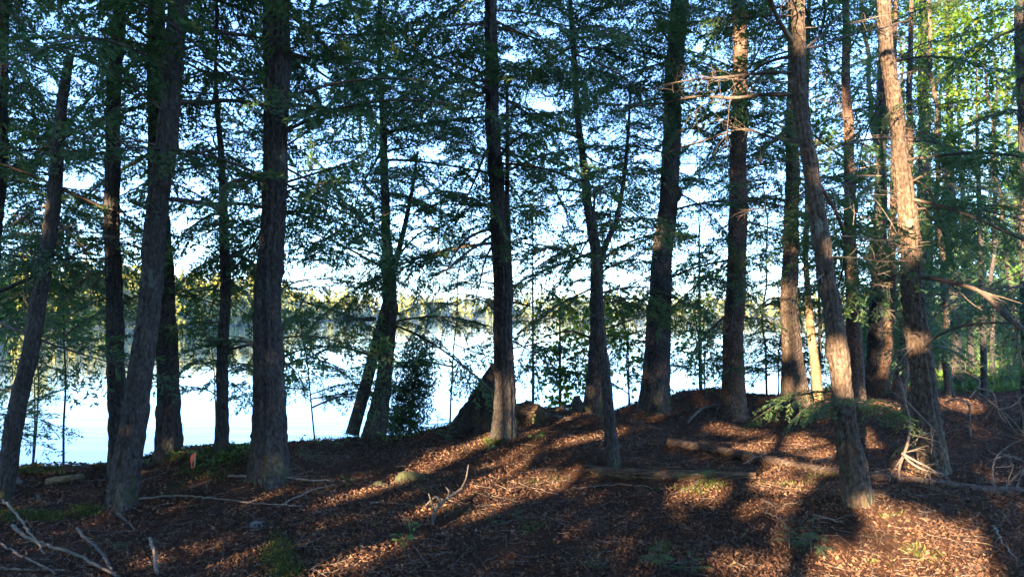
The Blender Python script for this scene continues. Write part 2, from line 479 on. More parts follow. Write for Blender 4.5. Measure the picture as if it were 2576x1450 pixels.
# ------------------------------------------------------------------ hemlock boughs (prototypes kept as arrays)
def bough(L, r, lod):
    """a flat drooping spray of hemlock: leaf quads, wood quads. Grows along +x from the origin."""
    n = 14
    s = np.linspace(0, 1, n)
    droop = r.uniform(-.06, .30); dens = r.uniform(.8, 1.1)
    ax = np.stack([L * s * (1 - .06 * s), L * r.uniform(.04, .14) * np.sin(s * r.uniform(2, 6) + r.uniform(0, 6)) * s, -droop * L * s ** 2 + .03 * L * np.sin(s * 4)], 1)
    wood = [tube(ax, .0075 * L * (1 - s) + .0025, 4, False)[0]]
    B, T, W = [], [], []
    twigs = []
    step = .085 if lod == 0 else .12
    pos = r.uniform(.12, .2)
    side = 1
    dirs = unit(np.gradient(ax, axis=0))
    while pos < 1.0:
        p0 = np.array([np.interp(pos, s, ax[:, k]) for k in range(3)])
        d0 = unit(np.array([np.interp(pos, s, dirs[:, k]) for k in range(3)]))
        lat = unit(np.cross(np.array([0, 0, 1.0]), d0)) * side
        a = R(62 - 26 * pos + r.uniform(-10, 10))
        d = d0 * math.cos(a) + lat * math.sin(a) + np.array([0, 0, r.uniform(-.30, .10)])
        d = unit(d)
        l2 = (.34 * L * (1 - pos) ** .75 * min(1, .45 + pos * 1.6) + .10) * r.uniform(.55, 1.15)
        if r.random() < .93: twigs.append((p0, d, l2))
        pos += step / L * r.uniform(.4, .75) * (2.2 if r.random() < .12 else 1) / dens
        side = -side
    twigs.append((ax[-2], dirs[-1], .16))
    for p0, d, l2 in twigs:
        dr = r.uniform(.1, .45)
        nu = 5
        u = np.linspace(0, 1, nu)
        q = p0 + d * (l2 * u)[:, None] + np.array([0, 0, -1.0]) * (dr * l2 * u ** 2)[:, None]
        hw = (np.array([0, 0, 1.0]) * (.0028 * (1 - .7 * u))[:, None])
        hw2 = unit(np.cross(d, [0, 0, 1.0])) * (.0028 * (1 - .7 * u))[:, None]
        for h_ in (hw, hw2) if lod == 0 else (hw,):
            Vv = np.concatenate([q - h_, q + h_])
            a = np.arange(nu - 1)
            wood.append((Vv, np.stack([a, a + 1, a + 1 + nu, a + nu], 1)))
        st = .030 if lod == 0 else .05
        m = max(2, int(l2 * .92 / st))
        uu = np.linspace(.08, 1, m)
        for sgn in (1, -1):
            P = np.stack([np.interp(uu, u, q[:, k]) for k in range(3)], 1) + d * r.uniform(-.3, .3, m)[:, None] * st
            latd = unit(np.cross(np.array([0, 0, 1.0]), d)) * sgn
            ang = R(48) + r.normal(0, .2, m)
            l3 = (.034 + .098 * (1 - .65 * uu) * min(1, l2 / .35)) * r.uniform(.6, 1.25, m)
            dd = d[None] * np.cos(ang)[:, None] + latd[None] * np.sin(ang)[:, None]
            dd = dd + np.array([0, 0, 1.0])[None] * (r.uniform(-.55, .12, m))[:, None]
            dd = unit(dd)
            keep = r.random(m) < .90
            w3 = unit(np.cross(dd, np.array([0, 0, 1.0]) + r.normal(0, .45, (m, 3)))) * (.0092 if lod == 0 else .018)
            B.append(P[keep]); T.append((dd * l3[:, None])[keep]); W.append(w3[keep])
            if lod == 0:
                for f in (.35, .65):
                    for sg2 in (1, -1):
                        k2 = keep & (l3 > .05) & (r.random(m) < .75)
                        lt = unit(np.cross(dd, w3)); lt = unit(np.cross(lt, dd)) * sg2
                        d4 = unit(dd * .75 + lt * .7)
                        B.append((P + dd * (l3 * f)[:, None])[k2]); T.append((d4 * (l3 * .42)[:, None])[k2])
                        W.append((unit(np.cross(d4, np.array([0, 0, 1.0]) + r.normal(0, .4, (m, 3)))) * .0068)[k2])
    B = np.concatenate(B); T = np.concatenate(T); W = np.concatenate(W)
    area = np.linalg.norm(T, axis=1) * np.linalg.norm(W, axis=1)
    LV, LF = diamonds(B, T, W)
    WV, WF = merge(wood)
    idx = r.choice(len(B), 160)
    return dict(L=L, LV=LV, LF=LF, WV=WV, WF=WF, C=(B + T / 2)[idx], area=area.sum())

pr = np.random.default_rng(77)
PROTO = {0: [bough(l, pr, 0) for l in (.8, .9, 1.1, 1.2, 1.4, 1.5, 1.7, 1.8, 2.0, 2.1, 2.3, 2.5, 2.8)],
         1: [bough(l, pr, 1) for l in (1.0, 1.4, 1.8, 2.2, 2.6, 3.0)]}
DEADP = None

def rot(az, pitch, roll):
    ca, sa = math.cos(az), math.sin(az); cb, sb = math.cos(pitch), math.sin(pitch); cr, sr = math.cos(roll), math.sin(roll)
    Rz = np.array([[ca, -sa, 0], [sa, ca, 0], [0, 0, 1]])
    Ry = np.array([[cb, 0, -sb], [0, 1, 0], [sb, 0, cb]])
    Rx = np.array([[1, 0, 0], [0, cr, -sr], [0, sr, cr]])
    return Rz @ Ry @ Rx

# wanted foliage cover in tenths, columns 161 px wide and rows 100 px high, read off the photograph
COVER = ["6556787567777543", "7555888687775543", "7555799788765654", "8656378677666665", "7647276777666768",
         "7647576666666788", "7747266666666889", "8645456555667899", "3314354344456789", "2104354243466578", "4000130020021211"]
COV = np.array([[min(.93, int(c) / 10 + .03) for c in row] for row in COVER])
TAU_T = -np.log(1 - COV * .93)
CELL = 64
NX, NY = 41, 18
cxs = (np.arange(NX) + .5) * CELL; cys = (np.arange(NY) + .5) * CELL
def bil(x, y):
    fx = np.clip((x - 80) / 161, 0, 14.999); fy = np.clip((y - 50) / 100, 0, 9.999)
    i = fx.astype(int); j = fy.astype(int); a = fx - i; b = fy - j
    return TAU_T[j, i] * (1 - a) * (1 - b) + TAU_T[j, i + 1] * a * (1 - b) + TAU_T[j + 1, i] * (1 - a) * b + TAU_T[j + 1, i + 1] * a * b
TGT = bil(*np.meshgrid(cxs, cys))
TGT[int(1080 / CELL):] = 0
CUR = np.zeros_like(TGT)

def footprint(P):
    x, y, w = project(P)
    ok = np.isfinite(w) & (x > 0) & (x < 2575) & (y > 0) & (y < NY * CELL)
    i = np.where(ok, x, 0).astype(int) // CELL; j = np.where(ok, y, 0).astype(int) // CELL
    return ok, np.clip(i, 0, NX - 1), np.clip(j, 0, NY - 1), w

# ------------------------------------------------------------------ trunks
def trunk_parts(P, Rd, seed, flare=.9, ridge=.05, sides=28, mat=0, knots=0):
    n = len(P); th = np.linspace(0, 2 * math.pi, sides, endpoint=False)
    h = P[:, 2] - P[0, 2]
    r = np.random.default_rng(seed)
    ph = r.uniform(0, 6.28, 6)
    g = np.ones((n, sides))
    wav = .8 * np.sin(h * 1.7 + ph[3]) + .5 * np.sin(h * 4.1 + ph[4])
    for k, am in ((5, .5), (9, .8), (13, .7)):
        g = g + ridge * am * np.sin(k * th[None] + ph[k % 6] + wav[:, None] * (k / 6)) * (1 + .4 * np.sin(h * 9 + k))[:, None]
    g = g + ridge * .3 * r.normal(size=(n, sides))
    if sides >= 28:
        rad0 = Rd[:, None] * np.ones(sides)[None]
        Q = np.stack([np.cos(th)[None] * rad0, np.sin(th)[None] * rad0, .22 * h[:, None] + 0 * rad0], -1).reshape(-1, 3)
        pl = np.abs(vnoise(Q, 46, seed)) + .5 * np.abs(vnoise(Q, 95, seed + 2))
        Q[:, 2] *= 3.0
        pl = pl + .6 * np.abs(vnoise(Q, 38, seed + 3))
        g = g + (pl.reshape(n, sides) - .6) * np.clip(.011 / rad0, .01, .16)
    g = g + .05 * np.sin(h * 2.3 + ph[5])[:, None] * np.sin(th[None] + ph[2])
    if flare > 0:
        lobes = .55 + .45 * np.sin(3 * th + ph[0]) + .3 * np.sin(5 * th + ph[1])
        g = g + flare * 1.5 * np.exp(-np.clip(h, 0, None) / .10)[:, None] * np.clip(lobes, .1, None)[None] ** 1.5
        g = g + .26 * np.exp(-np.clip(h, 0, None) / .40)[:, None] * (.7 + .5 * np.clip(lobes, 0, None))[None]
    for _ in range(knots):
        hk = r.uniform(.4, 4.5); ak = r.uniform(0, 6.28)
        da = np.angle(np.exp(1j * (th - ak)))
        g = g + .22 * np.exp(-((h - hk) / .07) ** 2)[:, None] * np.exp(-(da / .5) ** 2)[None]
    return [(V, Fc, mat) for V, Fc in tube(P, Rd[:, None] * g, sides, True)]

def sub(parts, base):
    return [(np.asarray(V) - base, Fc, m) for V, Fc, m in parts]

TREES = []
def tree(path, label, cat='tree', name='hemlock_tree', mat='hemlock_bark', Y=None, top=13.0, hlow=1.5, weight=1.0, flare=.9, ridge=.05,
         group='trees at the edge of the lake', broken=False, sides=28, lod=0, crown=True, stems=(), base=None, knots=2, limbs=(), Ytop=0.0, stem_name='stem'):
    px0, py0, w0 = path[0]
    if base is None:
        g = ground_at(px0, py0)
        depth = g[1] if Y is None else Y
        b = at(px0, py0, depth)
        b[2] = float(H(b[0], b[1]))
    else:
        b = np.array([base[0], base[1], float(H(base[0], base[1]))]); depth = b[1]
    pts = []
    for k, (px, py, w) in enumerate(path):
        q = at(px, py, depth + Ytop * k / max(1, len(path) - 1))
        if k == 0: q = b.copy()
        pts.append((*q, .5 * w / F_PX * depth / math.cos(math.atan((px - CX) / F_PX)) ** 0))
    pts = np.array(pts)
    seed = int(abs(px0 * 7 + py0)) % 9999
    rr = np.random.default_rng(seed)
    if not broken:
        d = pts[-1] - pts[-2]
        d3 = unit(d[:3]); d3 = unit(d3 + np.array([0, 0, .25]))
        left = top - pts[-1, 2]
        if left > .5:
            q = pts[-1].copy(); q[:3] = q[:3] + d3 * left; q[3] = .022
            pts = np.concatenate([pts, q[None]])
    pts0 = pts.copy()
    body = resample(pts, .03 if depth < 10 else .06 if depth < 18 else .2, 2)
    if depth < 10 and sides > 20: sides = 80
    wob_ = .012 if sides > 12 else .04
    body[:, 0] += wob_ * (np.sin(body[:, 2] * 2.1 + seed) + .6 * np.sin(body[:, 2] * 4.7 + 2 * seed)) * np.clip(body[:, 2] - .3, 0, 1)
    low = body[:1].copy(); low[0, 2] -= .3
    body = np.concatenate([low, body])
    o = thing(name, b, label, cat, group)
    P3, Rd = body[:, :3], body[:, 3]
    hfix = P3.copy(); hfix[0, 2] = b[2]
    parts = trunk_parts(P3, Rd, seed, flare, ridge, sides, 0, knots)
    tk = add('trunk', mesh('trunk', sub(parts, b), [M[mat]], (0,)), o)
    t = dict(o=o, tk=tk, b=b, P=P3, R=Rd, depth=depth, hlow=hlow, top=top, weight=weight, lod=lod, mat=mat, boughs=[], crown=crown, seed=seed)
    for st in stems:
        sp_ = np.array([(*at(px, py, depth + .03), .5 * w / F_PX * depth) for px, py, w in st])
        if st[-1][1] > 0 and not broken and len(st[0]) == 3:
            pass
        sb = resample(sp_, .06, 2)
        add(stem_name, mesh('stem', sub(trunk_parts(sb[:, :3], sb[:, 3], seed + 5, 0, ridge, 16), b), [M[mat]], (0,)), o)
        t.setdefault('stems', []).append(sb)
    for lm in limbs:
        limb(t, *lm)
    TREES.append(t)
    return t

def limb(t, pts, w0, w1, d1=0.0, name='limb', mat=None, twigs=True):
    """a bare limb drawn at the tree's own depth, drifting d1 metres deeper to its tip."""
    n = len(pts)
    q = np.array([(*at(px, py, t['depth'] + d1 * k / (n - 1)), .5 / F_PX * t['depth'] * (w0 + (w1 - w0) * k / (n - 1))) for k, (px, py) in enumerate(pts)])
    s = resample(q, .06, 2)
    r = np.random.default_rng(int(pts[0][0] * 3 + pts[0][1]))
    s[:, 2] += .012 * np.sin(np.arange(len(s)) * .55 + r.uniform(0, 6)); s[:, 1] += .03 * np.sin(np.arange(len(s)) * .3)
    parts = [(V, Fc, 0) for V, Fc in tube(s[:, :3], s[:, 3] * (1 + .1 * r.normal(size=len(s))), 8)]
    L = np.linalg.norm(s[-1, :3] - s[0, :3]); tws = []
    if twigs:
        for k in range(int(L * 5)):
            i = r.integers(len(s) // 5, len(s))
            tws.append(twig(s[i, :3], unit(s[min(i + 1, len(s) - 1), :3] - s[i - 1, :3]), r.uniform(.15, .5), s[i, 3] * .35, r))
    lo_ = add(name, mesh(name, sub(parts, t['b']), [M[mat or 'twig']], (0,)), t['o'])
    for tw in tws: add('twig', mesh('twig', sub(tw, t['b']), [M[mat or 'twig']], (0,)), lo_)
    t.setdefault('limb_pts', []).append(s)

def twig(p, d, L, rad, r, depth=0):
    """a crooked dead twig that forks"""
    n = max(4, int(L / .07))
    q = [p.copy()]; dd = unit(d + r.normal(0, .75, 3))
    for k in range(n):
        dd = unit(dd + r.normal(0, .16, 3) + np.array([0, 0, -.05]))
        q.append(q[-1] + dd * L / n)
    q = np.array(q)
    rad = max(rad, .0016)
    out = [(V, Fc, 0) for V, Fc in tube(q, np.linspace(rad, rad * .35 + .0006, len(q)), 5 if rad > .004 else 4, False)]
    if depth < 2 and L > .14:
        for k in range(r.integers(1, 4)):
            i = r.integers(1, len(q) - 1)
            out += twig(q[i], unit(q[i + 1] - q[i]), L * r.uniform(.3, .6), rad * .6, r, depth + 1)
    return out

def dead_branches(t, n, h0, h1, l0, l1, mat='dead_wood', azs=None, droop=-.1, rad=.008):
    r = np.random.default_rng(t['seed'] + 31)
    for k in range(n):
        h = r.uniform(h0, h1)
        i = int(np.argmin(np.abs(t['P'][:, 2] - t['b'][2] - h)))
        az = r.uniform(*(azs or (0, 6.28)))
        L = r.uniform(l0, l1)
        d = np.array([math.cos(az), math.sin(az), r.uniform(-.35, .25)]); d = unit(d)
        m = max(5, int(L / .08)); q = [t['P'][i] + d * t['R'][i] * .5]
        for _ in range(m):
            d = unit(d + r.normal(0, .09, 3) + np.array([0, 0, droop * .25]))
            q.append(q[-1] + d * L / m)
        q = np.array(q)
        rd = min(t['R'][i] * .3, rad * r.uniform(.7, 1.4))
        parts = [(V, Fc, 0) for V, Fc in tube(q, np.linspace(rd, .002, len(q)), 6, False)]
        for _ in range(int(3 + L * 7)):
            j = r.integers(len(q) // 4, len(q) - 1)
            parts += twig(q[j], unit(q[j + 1] - q[j]), L * r.uniform(.12, .4), rd * .45, r, 1)
        add('dead_branch', mesh('dead_branch', sub(parts, t['b']), [M[mat]], (0,)), t['o'])

# ------------------------------------------------------------------ the trees one can tell apart, left to right
T1 = tree([(8, 1255, 38), (40, 1060, 38), (70, 900, 36), (115, 640, 32), (150, 380, 28), (172, 160, 20), (176, 140, 17)],
          'leaning dead trunk with its top broken off, leftmost in the photo', name='dead_snag', broken=True, hlow=2.6, weight=0, top=5)
T2 = tree([(303, 1168, 52), (303, 1060, 44), (293, 900, 39), (281, 700, 36), (278, 500, 34), (290, 250, 31), (300, 0, 29)],
          'straight dark hemlock rising just behind the V of the forward leaning trunk', hlow=2.3, Y=7.1)
T3 = tree([(308, 1262, 66), (322, 1130, 60), (342, 1000, 57), (365, 850, 51), (386, 700, 49), (402, 500, 49), (422, 300, 48), (437, 100, 48), (450, -20, 45)],
          'dark trunk leaning right that crosses in front of its neighbour on the left', hlow=3.2,
          limbs=(([(445, 78), (520, 68), (640, 95), (760, 140), (860, 160), (960, 150)], 14, 5, 1.6),
                 ([(440, 258), (520, 252), (700, 265), (880, 272), (1000, 268), (1045, 250)], 14, 5, 2.2),
                 ([(430, 505), (540, 508), (660, 522), (760, 535), (900, 570), (985, 600)], 12, 4, 1.9),
                 ([(430, 140), (500, 112), (560, 92)], 8, 3, .3), ([(425, 385), (540, 378), (625, 386)], 6, 3, .5)))
T4 = tree([(425, 1152, 60), (424, 1000, 47), (416, 850, 47), (408, 650, 45), (399, 450, 42), (391, 270, 39), (391, 100, 38), (388, 0, 37)],
          'dark upright trunk at the bank crossed by the right leaning trunk', hlow=2.8)
T5 = tree([(555, 1138, 30), (560, 1000, 26), (564, 850, 25), (565, 700, 24), (560, 500, 19), (552, 350, 13), (547, 200, 9), (545, 100, 6)],
          'thin young hemlock just left of the thickest trunk', hlow=.9, top=6.5, weight=1.6, limbs=(([(573, 645), (600, 628), (640, 622), (668, 620)], 6, 4, .3),))
T6 = tree([(675, 1195, 88), (678, 1080, 76), (677, 1000, 72), (674, 880, 68), (679, 760, 62), (683, 650, 57), (688, 450, 55), (692, 260, 56), (697, 180, 62), (700, 60, 62), (702, -20, 60)],
          'thickest straight trunk with furrowed bark on a mound at left', hlow=2.4, ridge=.065, flare=.55, knots=5, sides=40)
T7 = tree([(940, 1092, 52), (955, 1020, 42), (966, 950, 37), (980, 800, 33), (983, 690, 33), (978, 640, 26), (968, 560, 21), (965, 400, 19), (960, 290, 15), (957, 150, 10)],
          'slender forked hemlock with a second leaning stem, behind the dark cedar shrub', hlow=.9, weight=1.6, top=8, Y=9.6,
          stems=([(886, 1090, 34), (905, 1020, 31), (925, 950, 29), (945, 870, 26), (966, 790, 24), (980, 735, 20)], [(985, 680, 24), (1000, 640, 15), (1020, 560, 12), (1040, 460, 9), (1050, 380, 6)]),
          limbs=(([(945, 803), (905, 800), (860, 790), (780, 762), (720, 735)], 11, 3, -.5), ([(968, 905), (900, 880), (830, 870), (760, 875), (700, 905)], 9, 3, -.5),
                 ([(975, 652), (900, 622), (820, 615)], 7, 2, -.4), ([(968, 380), (1030, 372), (1080, 350)], 5, 2, .3), ([(1000, 640), (1050, 590), (1100, 560)], 8, 3, .3)))
T9 = tree([(1268, 1098, 56), (1271, 1040, 50), (1272, 950, 46), (1265, 800, 45), (1255, 600, 39), (1247, 450, 35), (1240, 300, 32), (1235, 100, 30), (1233, -10, 29)],
          'straight hemlock beside the broken leaning stump, sun patch on its foot', hlow=2.2, weight=1.3,
          stems=([(1283, 760, 18), (1280, 650, 15), (1276, 500, 12), (1276, 300, 9), (1275, 200, 7)],),
          limbs=(([(1240, 572), (1200, 588), (1169, 600), (1140, 640), (1122, 690)], 10, 3, -.5), ([(1245, 590), (1190, 620), (1150, 660), (1100, 690)], 9, 3, -.9),
                 ([(1240, 610), (1220, 650), (1205, 720), (1190, 770)], 7, 2, -.5), ([(1290, 860), (1330, 880), (1370, 905)], 5, 2, -.3), ([(1290, 875), (1350, 860), (1400, 862)], 4, 2, .2)))
T11 = tree([(1500, 1033, 60), (1501, 960, 50), (1501, 880, 42), (1502, 800, 32), (1503, 720, 30), (1502, 650, 31), (1488, 580, 24), (1475, 500, 21), (1462, 380, 18), (1452, 250, 15), (1440, 100, 12), (1430, -10, 10)],
           'forked hemlock with a swollen foot, directly behind the thin foreground sapling', hlow=1.6, weight=1.4, top=8.5, Y=11.0,
           stems=([(1508, 660, 22), (1520, 620, 16), (1550, 560, 13), (1570, 450, 10), (1580, 330, 8), (1585, 230, 5)],),
           limbs=(([(1455, 345), (1390, 320), (1310, 280), (1250, 230), (1201, 200)], 10, 4, -.6), ([(1462, 482), (1390, 475), (1300, 492)], 6, 2, .3),
                  ([(1495, 850), (1440, 832), (1380, 840), (1310, 868)], 7, 2, -.2), ([(1510, 830), (1570, 810), (1640, 790)], 5, 2, .3)))
T10 = tree([(1541, 1172, 33), (1533, 1080, 27), (1526, 1000, 25), (1517, 900, 23), (1508, 800, 21), (1503, 700, 17), (1500, 640, 12), (1498, 560, 8), (1497, 480, 5)],
           'thin foreground hemlock sapling beside the rotting mossy log', hlow=2.0, top=3.2, weight=.3, flare=.5)
T12 = tree([(1645, 1022, 72), (1648, 950, 66), (1650, 900, 62), (1660, 780, 56), (1672, 600, 47), (1681, 480, 45), (1686, 400, 43), (1696, 200, 42), (1707, 0, 41)],
           'stout straight trunk with a round burl on its right side', hlow=2.4, weight=1.3, ridge=.06, sides=36)
T13 = tree([(1843, 1040, 66), (1845, 990, 54), (1846, 900, 49), (1849, 700, 46), (1858, 500, 42), (1860, 300, 38), (1860, 100, 36), (1858, -10, 35)],
           'straight brown trunk standing right of the burl trunk', hlow=1.6, weight=1.4, mat='red_bark')
T14 = tree([(2003, 1012, 66), (1998, 950, 54), (1989, 860, 45), (1985, 780, 41), (1988, 640, 37), (1991, 500, 33), (1993, 350, 30), (1995, 150, 26), (1996, 0, 24)],
           'sunlit brown trunk left of the yellow birch', hlow=2.2, mat='scaly_bark')
TB = tree([(2057, 1003, 27), (2050, 930, 22), (2041, 860, 20), (2034, 790, 17), (2030, 700, 14), (2028, 560, 12), (2030, 400, 12)],
          'slim pale birch with bright golden bark', name='birch_tree', mat='birch_bark', hlow=3, top=9, weight=0, flare=.5)
T15 = tree([(2158, 1262, 66), (2148, 1180, 56), (2135, 1100, 51), (2112, 960, 45), (2085, 750, 42), (2056, 550, 37), (2027, 350, 34), (2011, 150, 33), (2003, 0, 32)],
           'foreground trunk leaning left with flaky bark and long bare limbs', mat='scaly_bark', hlow=2.2, weight=1.3, sides=36,
           limbs=(([(2010, 236), (1900, 240), (1780, 245), (1640, 262), (1545, 266)], 12, 3, 1.2), ([(2005, 180), (1900, 186), (1800, 190), (1700, 215), (1600, 226)], 10, 3, .6),
                  ([(2018, 365), (1950, 340), (1880, 326), (1800, 340), (1720, 370), (1640, 402)], 9, 3, 1.4), ([(2003, 118), (1970, 60), (1942, 5), (1925, -45)], 15, 12, -.4),
                  ([(2018, 122), (2100, 100), (2200, 75), (2285, 55)], 7, 3, .5), ([(2020, 130), (2090, 60), (2130, 20)], 7, 4, .3), ([(2045, 460), (2000, 500), (1940, 530)], 5, 2, .6)))
T16 = tree([(2150, 1018, 50), (2150, 960, 43), (2148, 900, 38), (2143, 700, 31), (2136, 500, 27), (2131, 300, 22), (2128, 100, 18), (2127, 0, 16)],
           'reddish sunlit trunk close behind the left leaning flaky trunk', mat='red_bark', hlow=2.4)
T17 = tree([(2348, 1186, 68), (2338, 1100, 58), (2325, 1000, 54), (2311, 850, 51), (2296, 700, 48), (2281, 550, 45), (2262, 400, 38), (2246, 250, 33), (2233, 100, 31), (2223, -10, 29)],
           'tall left leaning trunk at right with a bright sunlit upper half', mat='scaly_bark', hlow=2.6, sides=36,
           limbs=(([(2300, 905), (2345, 848), (2409, 824), (2502, 806), (2590, 812)], 8, 4, -1.0), ([(2310, 860), (2270, 905), (2240, 945)], 7, 3, -.3),
                  ([(2300, 700), (2380, 700), (2470, 740), (2575, 830)], 9, 12, -1.3), ([(2240, 200), (2290, 180), (2330, 60)], 5, 2, .2)))
T18 = tree([(2190, 985, 34), (2205, 800, 32), (2213, 600, 28), (2217, 400, 24), (2220, 200, 20)], 'dark trunk between the reddish trunk and the tall sunlit one', hlow=2.0, lod=1,
           group='trees in the woods at right')
T19 = tree([(2212, 992, 26), (2232, 880, 24), (2242, 740, 20), (2245, 560, 16)], 'thin trunk leaning right with a sun spot near its foot', mat='red_bark', hlow=2.0, lod=1, top=9, group='trees in the woods at right')
T20 = tree([(2258, 1003, 34), (2275, 880, 26), (2282, 780, 22), (2285, 600, 18)], 'trunk with a lit flared foot half hidden by the tall left leaning trunk', mat='red_bark', hlow=2.0, lod=1, top=9, group='trees in the woods at right')
T21 = tree([(2330, 960, 34), (2328, 700, 31), (2325, 450, 28), (2322, 250, 24)], 'grey trunk directly behind the tall sunlit trunk', hlow=2.2, lod=1, group='trees in the woods at right', Y=17.5)
T22 = tree([(2372, 955, 19), (2376, 750, 17), (2382, 500, 14)], 'slim grey trunk just right of the tall sunlit trunk', hlow=2, lod=1, top=11, group='trees in the woods at right', Y=18.5)
T23 = tree([(2408, 960, 22), (2402, 800, 20), (2396, 560, 17), (2390, 350, 14)], 'second slim grey trunk right of the tall sunlit trunk', hlow=2, lod=1, top=11, group='trees in the woods at right', Y=16)
T24 = tree([(2445, 950, 14), (2432, 750, 13), (2420, 500, 11)], 'thinnest grey trunk right of the tall sunlit trunk', hlow=1.6, lod=1, top=10, group='trees in the woods at right', Y=19)
T25 = tree([(2596, 1075, 46), (2590, 700, 40), (2580, 300, 36), (2572, 60, 33), (2570, -20, 32)], 'dark trunk at the right edge of the photo', hlow=1.6, weight=1.3, group='trees in the woods at right')
T0 = tree([(-18, 1150, 40), (-8, 700, 34), (0, 250, 30), (3, 0, 28)], 'dark trunk at the left edge of the photo', hlow=1.5, weight=1.5, base=(-5.35, 7.0))

# burl on the stout trunk
def blob(c, rad, seed, amp=.25, scale=8, sub_=24, flat=(1, 1, 1)):
    th = np.linspace(0, math.pi, sub_ // 2 + 1); ph = np.linspace(0, 2 * math.pi, sub_, endpoint=False)
    TH, PH = np.meshgrid(th, ph, indexing='ij')
    D = np.stack([np.sin(TH) * np.cos(PH), np.sin(TH) * np.sin(PH), np.cos(TH)], -1).reshape(-1, 3)
    rr = rad * (1 + amp * vnoise(D, scale / 4, seed) + amp * .4 * vnoise(D, scale, seed + 1))
    V = D * rr[:, None] * np.array(flat) + np.asarray(c)
    m = sub_; n = sub_ // 2 + 1
    i = np.arange(n - 1)[:, None] * m; j = np.arange(m)[None]; j2 = (j + 1) % m
    return V, np.stack([i + j, i + m + j, i + m + j2, i + j2], -1).reshape(-1, 4)
bq = at(1699, 487, T12['depth'])
V_, F_ = blob(bq, .10, 5, .2, 6, 24, (1, 1, 1.35))
add('burl', mesh('burl', sub([(V_, F_, 0)], T12['b']), [M['hemlock_bark']], (0,)), T12['tk'])

# young hemlocks right at the bank and further along the shore: mostly foliage
def sapling(px, Y, w, top, label, hlow=.5, weight=1.3, lod=0, lean=0):
    x = (px - CX) / F_PX * Y
    z = float(H(x, Y))
    d = [(x, Y, z)]
    ppx = []
    for k, f in enumerate((0, .35, .7, 1)):
        wob = np.random.default_rng(int(px + 10 * f)).normal(0, .09 * (f > 0))
        p = np.array([x + lean * f * top + wob, Y, z + f * top])
        a, b_, _ = project(p[None]); ppx.append((float(a[0]), float(b_[0]), .42 * w * (1 - .8 * f)))
    return tree(ppx, label, name='hemlock_sapling', cat='sapling', hlow=hlow, weight=weight, top=z + top + .3, base=(x, Y), lod=lod, flare=.3,
                group='young hemlocks along the bank', sides=10, knots=0)
S1 = sapling(170, 8.0, 14, 4.5, 'young hemlock leaning over the water between the leftmost trunks', .5, 1.6, lean=-.08)
S2 = sapling(478, 9.2, 12, 3.6, 'young hemlock on the bank between the crossed trunks and the thin hemlock', .7, 1.2, lean=.10)
S3 = sapling(800, 10.0, 10, 4.6, 'young hemlock on the bank between thickest trunk and forked hemlock', .6, 1.6, lean=-.09)
S4 = sapling(1130, 11.4, 12, 5.2, 'young hemlock on the bank just left of the broken leaning stump', 1.3, 1.6, lean=.07)
S5 = sapling(1340, 12.3, 10, 4.8, 'young hemlock on the bank right of the trunk with a sunny foot', .8, 1.2, lean=.08)
S6 = sapling(1590, 13.2, 12, 5.5, 'young hemlock on the bank left of the burl trunk', .5, 1.4, lean=-.06)
S7 = sapling(1760, 14.6, 12, 6.0, 'young hemlock between the burl trunk and the straight brown trunk', .5, 1.5)
S8 = sapling(1925, 15.0, 14, 6.5, 'young hemlock right of the straight brown trunk', .4, 1.5)
S9 = sapling(1955, 14.2, 9, 4.0, 'bushy low hemlock left of the sunlit brown trunk', .3, 1.2)
S10 = sapling(60, 9.0, 14, 5.5, 'dense young hemlock over the water behind the broken snag', 1.5, 1.3, lean=.07)

# woods further back on the right
wr = np.random.default_rng(404)
cnt = 0
for k in range(400):
    if cnt >= 24: break
    Y = wr.uniform(13, 44); px = wr.uniform(2080, 2760)
    x = (px - CX) / F_PX * Y
    if Y > np.interp(x, SHORE_X, SHORE_Y) - .6: continue
    if any(np.hypot(t['b'][0] - x, t['b'][1] - Y) < 1.3 for t in TREES): continue
    z = float(H(x, Y)); tp = wr.uniform(8, 14); dia = wr.uniform(.08, .24)
    ln = wr.uniform(-.12, .12); path = []
    for f in (0, .4, .8):
        a, b_, _ = project(np.array([[x + ln * f * tp, Y, z + f * tp]])); path.append((float(a[0]), float(b_[0]), dia * (1 - .6 * f) / Y * F_PX))
    tree(path, 'slender conifer among the crowded dark woods at right', base=(x, Y), top=z + tp, hlow=1.0, weight=1.0, lod=1, sides=10, flare=.4,
         group='slender conifers crowding the woods at right', mat=('hemlock_bark', 'red_bark', 'scaly_bark')[cnt % 3], knots=0)
    cnt += 1

# ------------------------------------------------------------------ where the sun gets through
PV = np.array([math.cos(SUN_YAW), -math.sin(SUN_YAW), 0.0])
QV = np.cross(PV, S_DIR); QV = QV if QV[2] > 0 else -QV
LIT = []                                         # (point, radius)
def lit_ground(pts, rad, fl=.42):
    P = np.array([ground_at(px, py) for px, py in pts])
    if len(P) > 1: P = resample(P, .12, 0)
    for p in P: LIT.append((p, rad * .8, fl))
def lit_trunk(t, y0, y1, rad=None):
    px, py, w = project(t['P'])
    for i in np.where((py > y0) & (py < y1))[0][::2]:
        LIT.append((t['P'][i] + np.array([0, 0, .0]), (t['R'][i] + .03) if rad is None else rad, 1.0))
lit_ground([(820, 1288), (950, 1228), (1080, 1172), (1150, 1140)], .10)
lit_ground([(1085, 1168), (1180, 1122), (1255, 1088)], .14)
lit_ground([(1220, 1178), (1330, 1120)], .07)
lit_ground([(1275, 1186), (1335, 1140)], .06)
lit_ground([(1290, 1098), (1390, 1055)], .12)
lit_ground([(1075, 1290), (1200, 1225), (1245, 1200)], .09)
lit_ground([(1265, 1240), (1330, 1210)], .16, .75)
lit_ground([(1360, 1240), (1420, 1195)], .12)
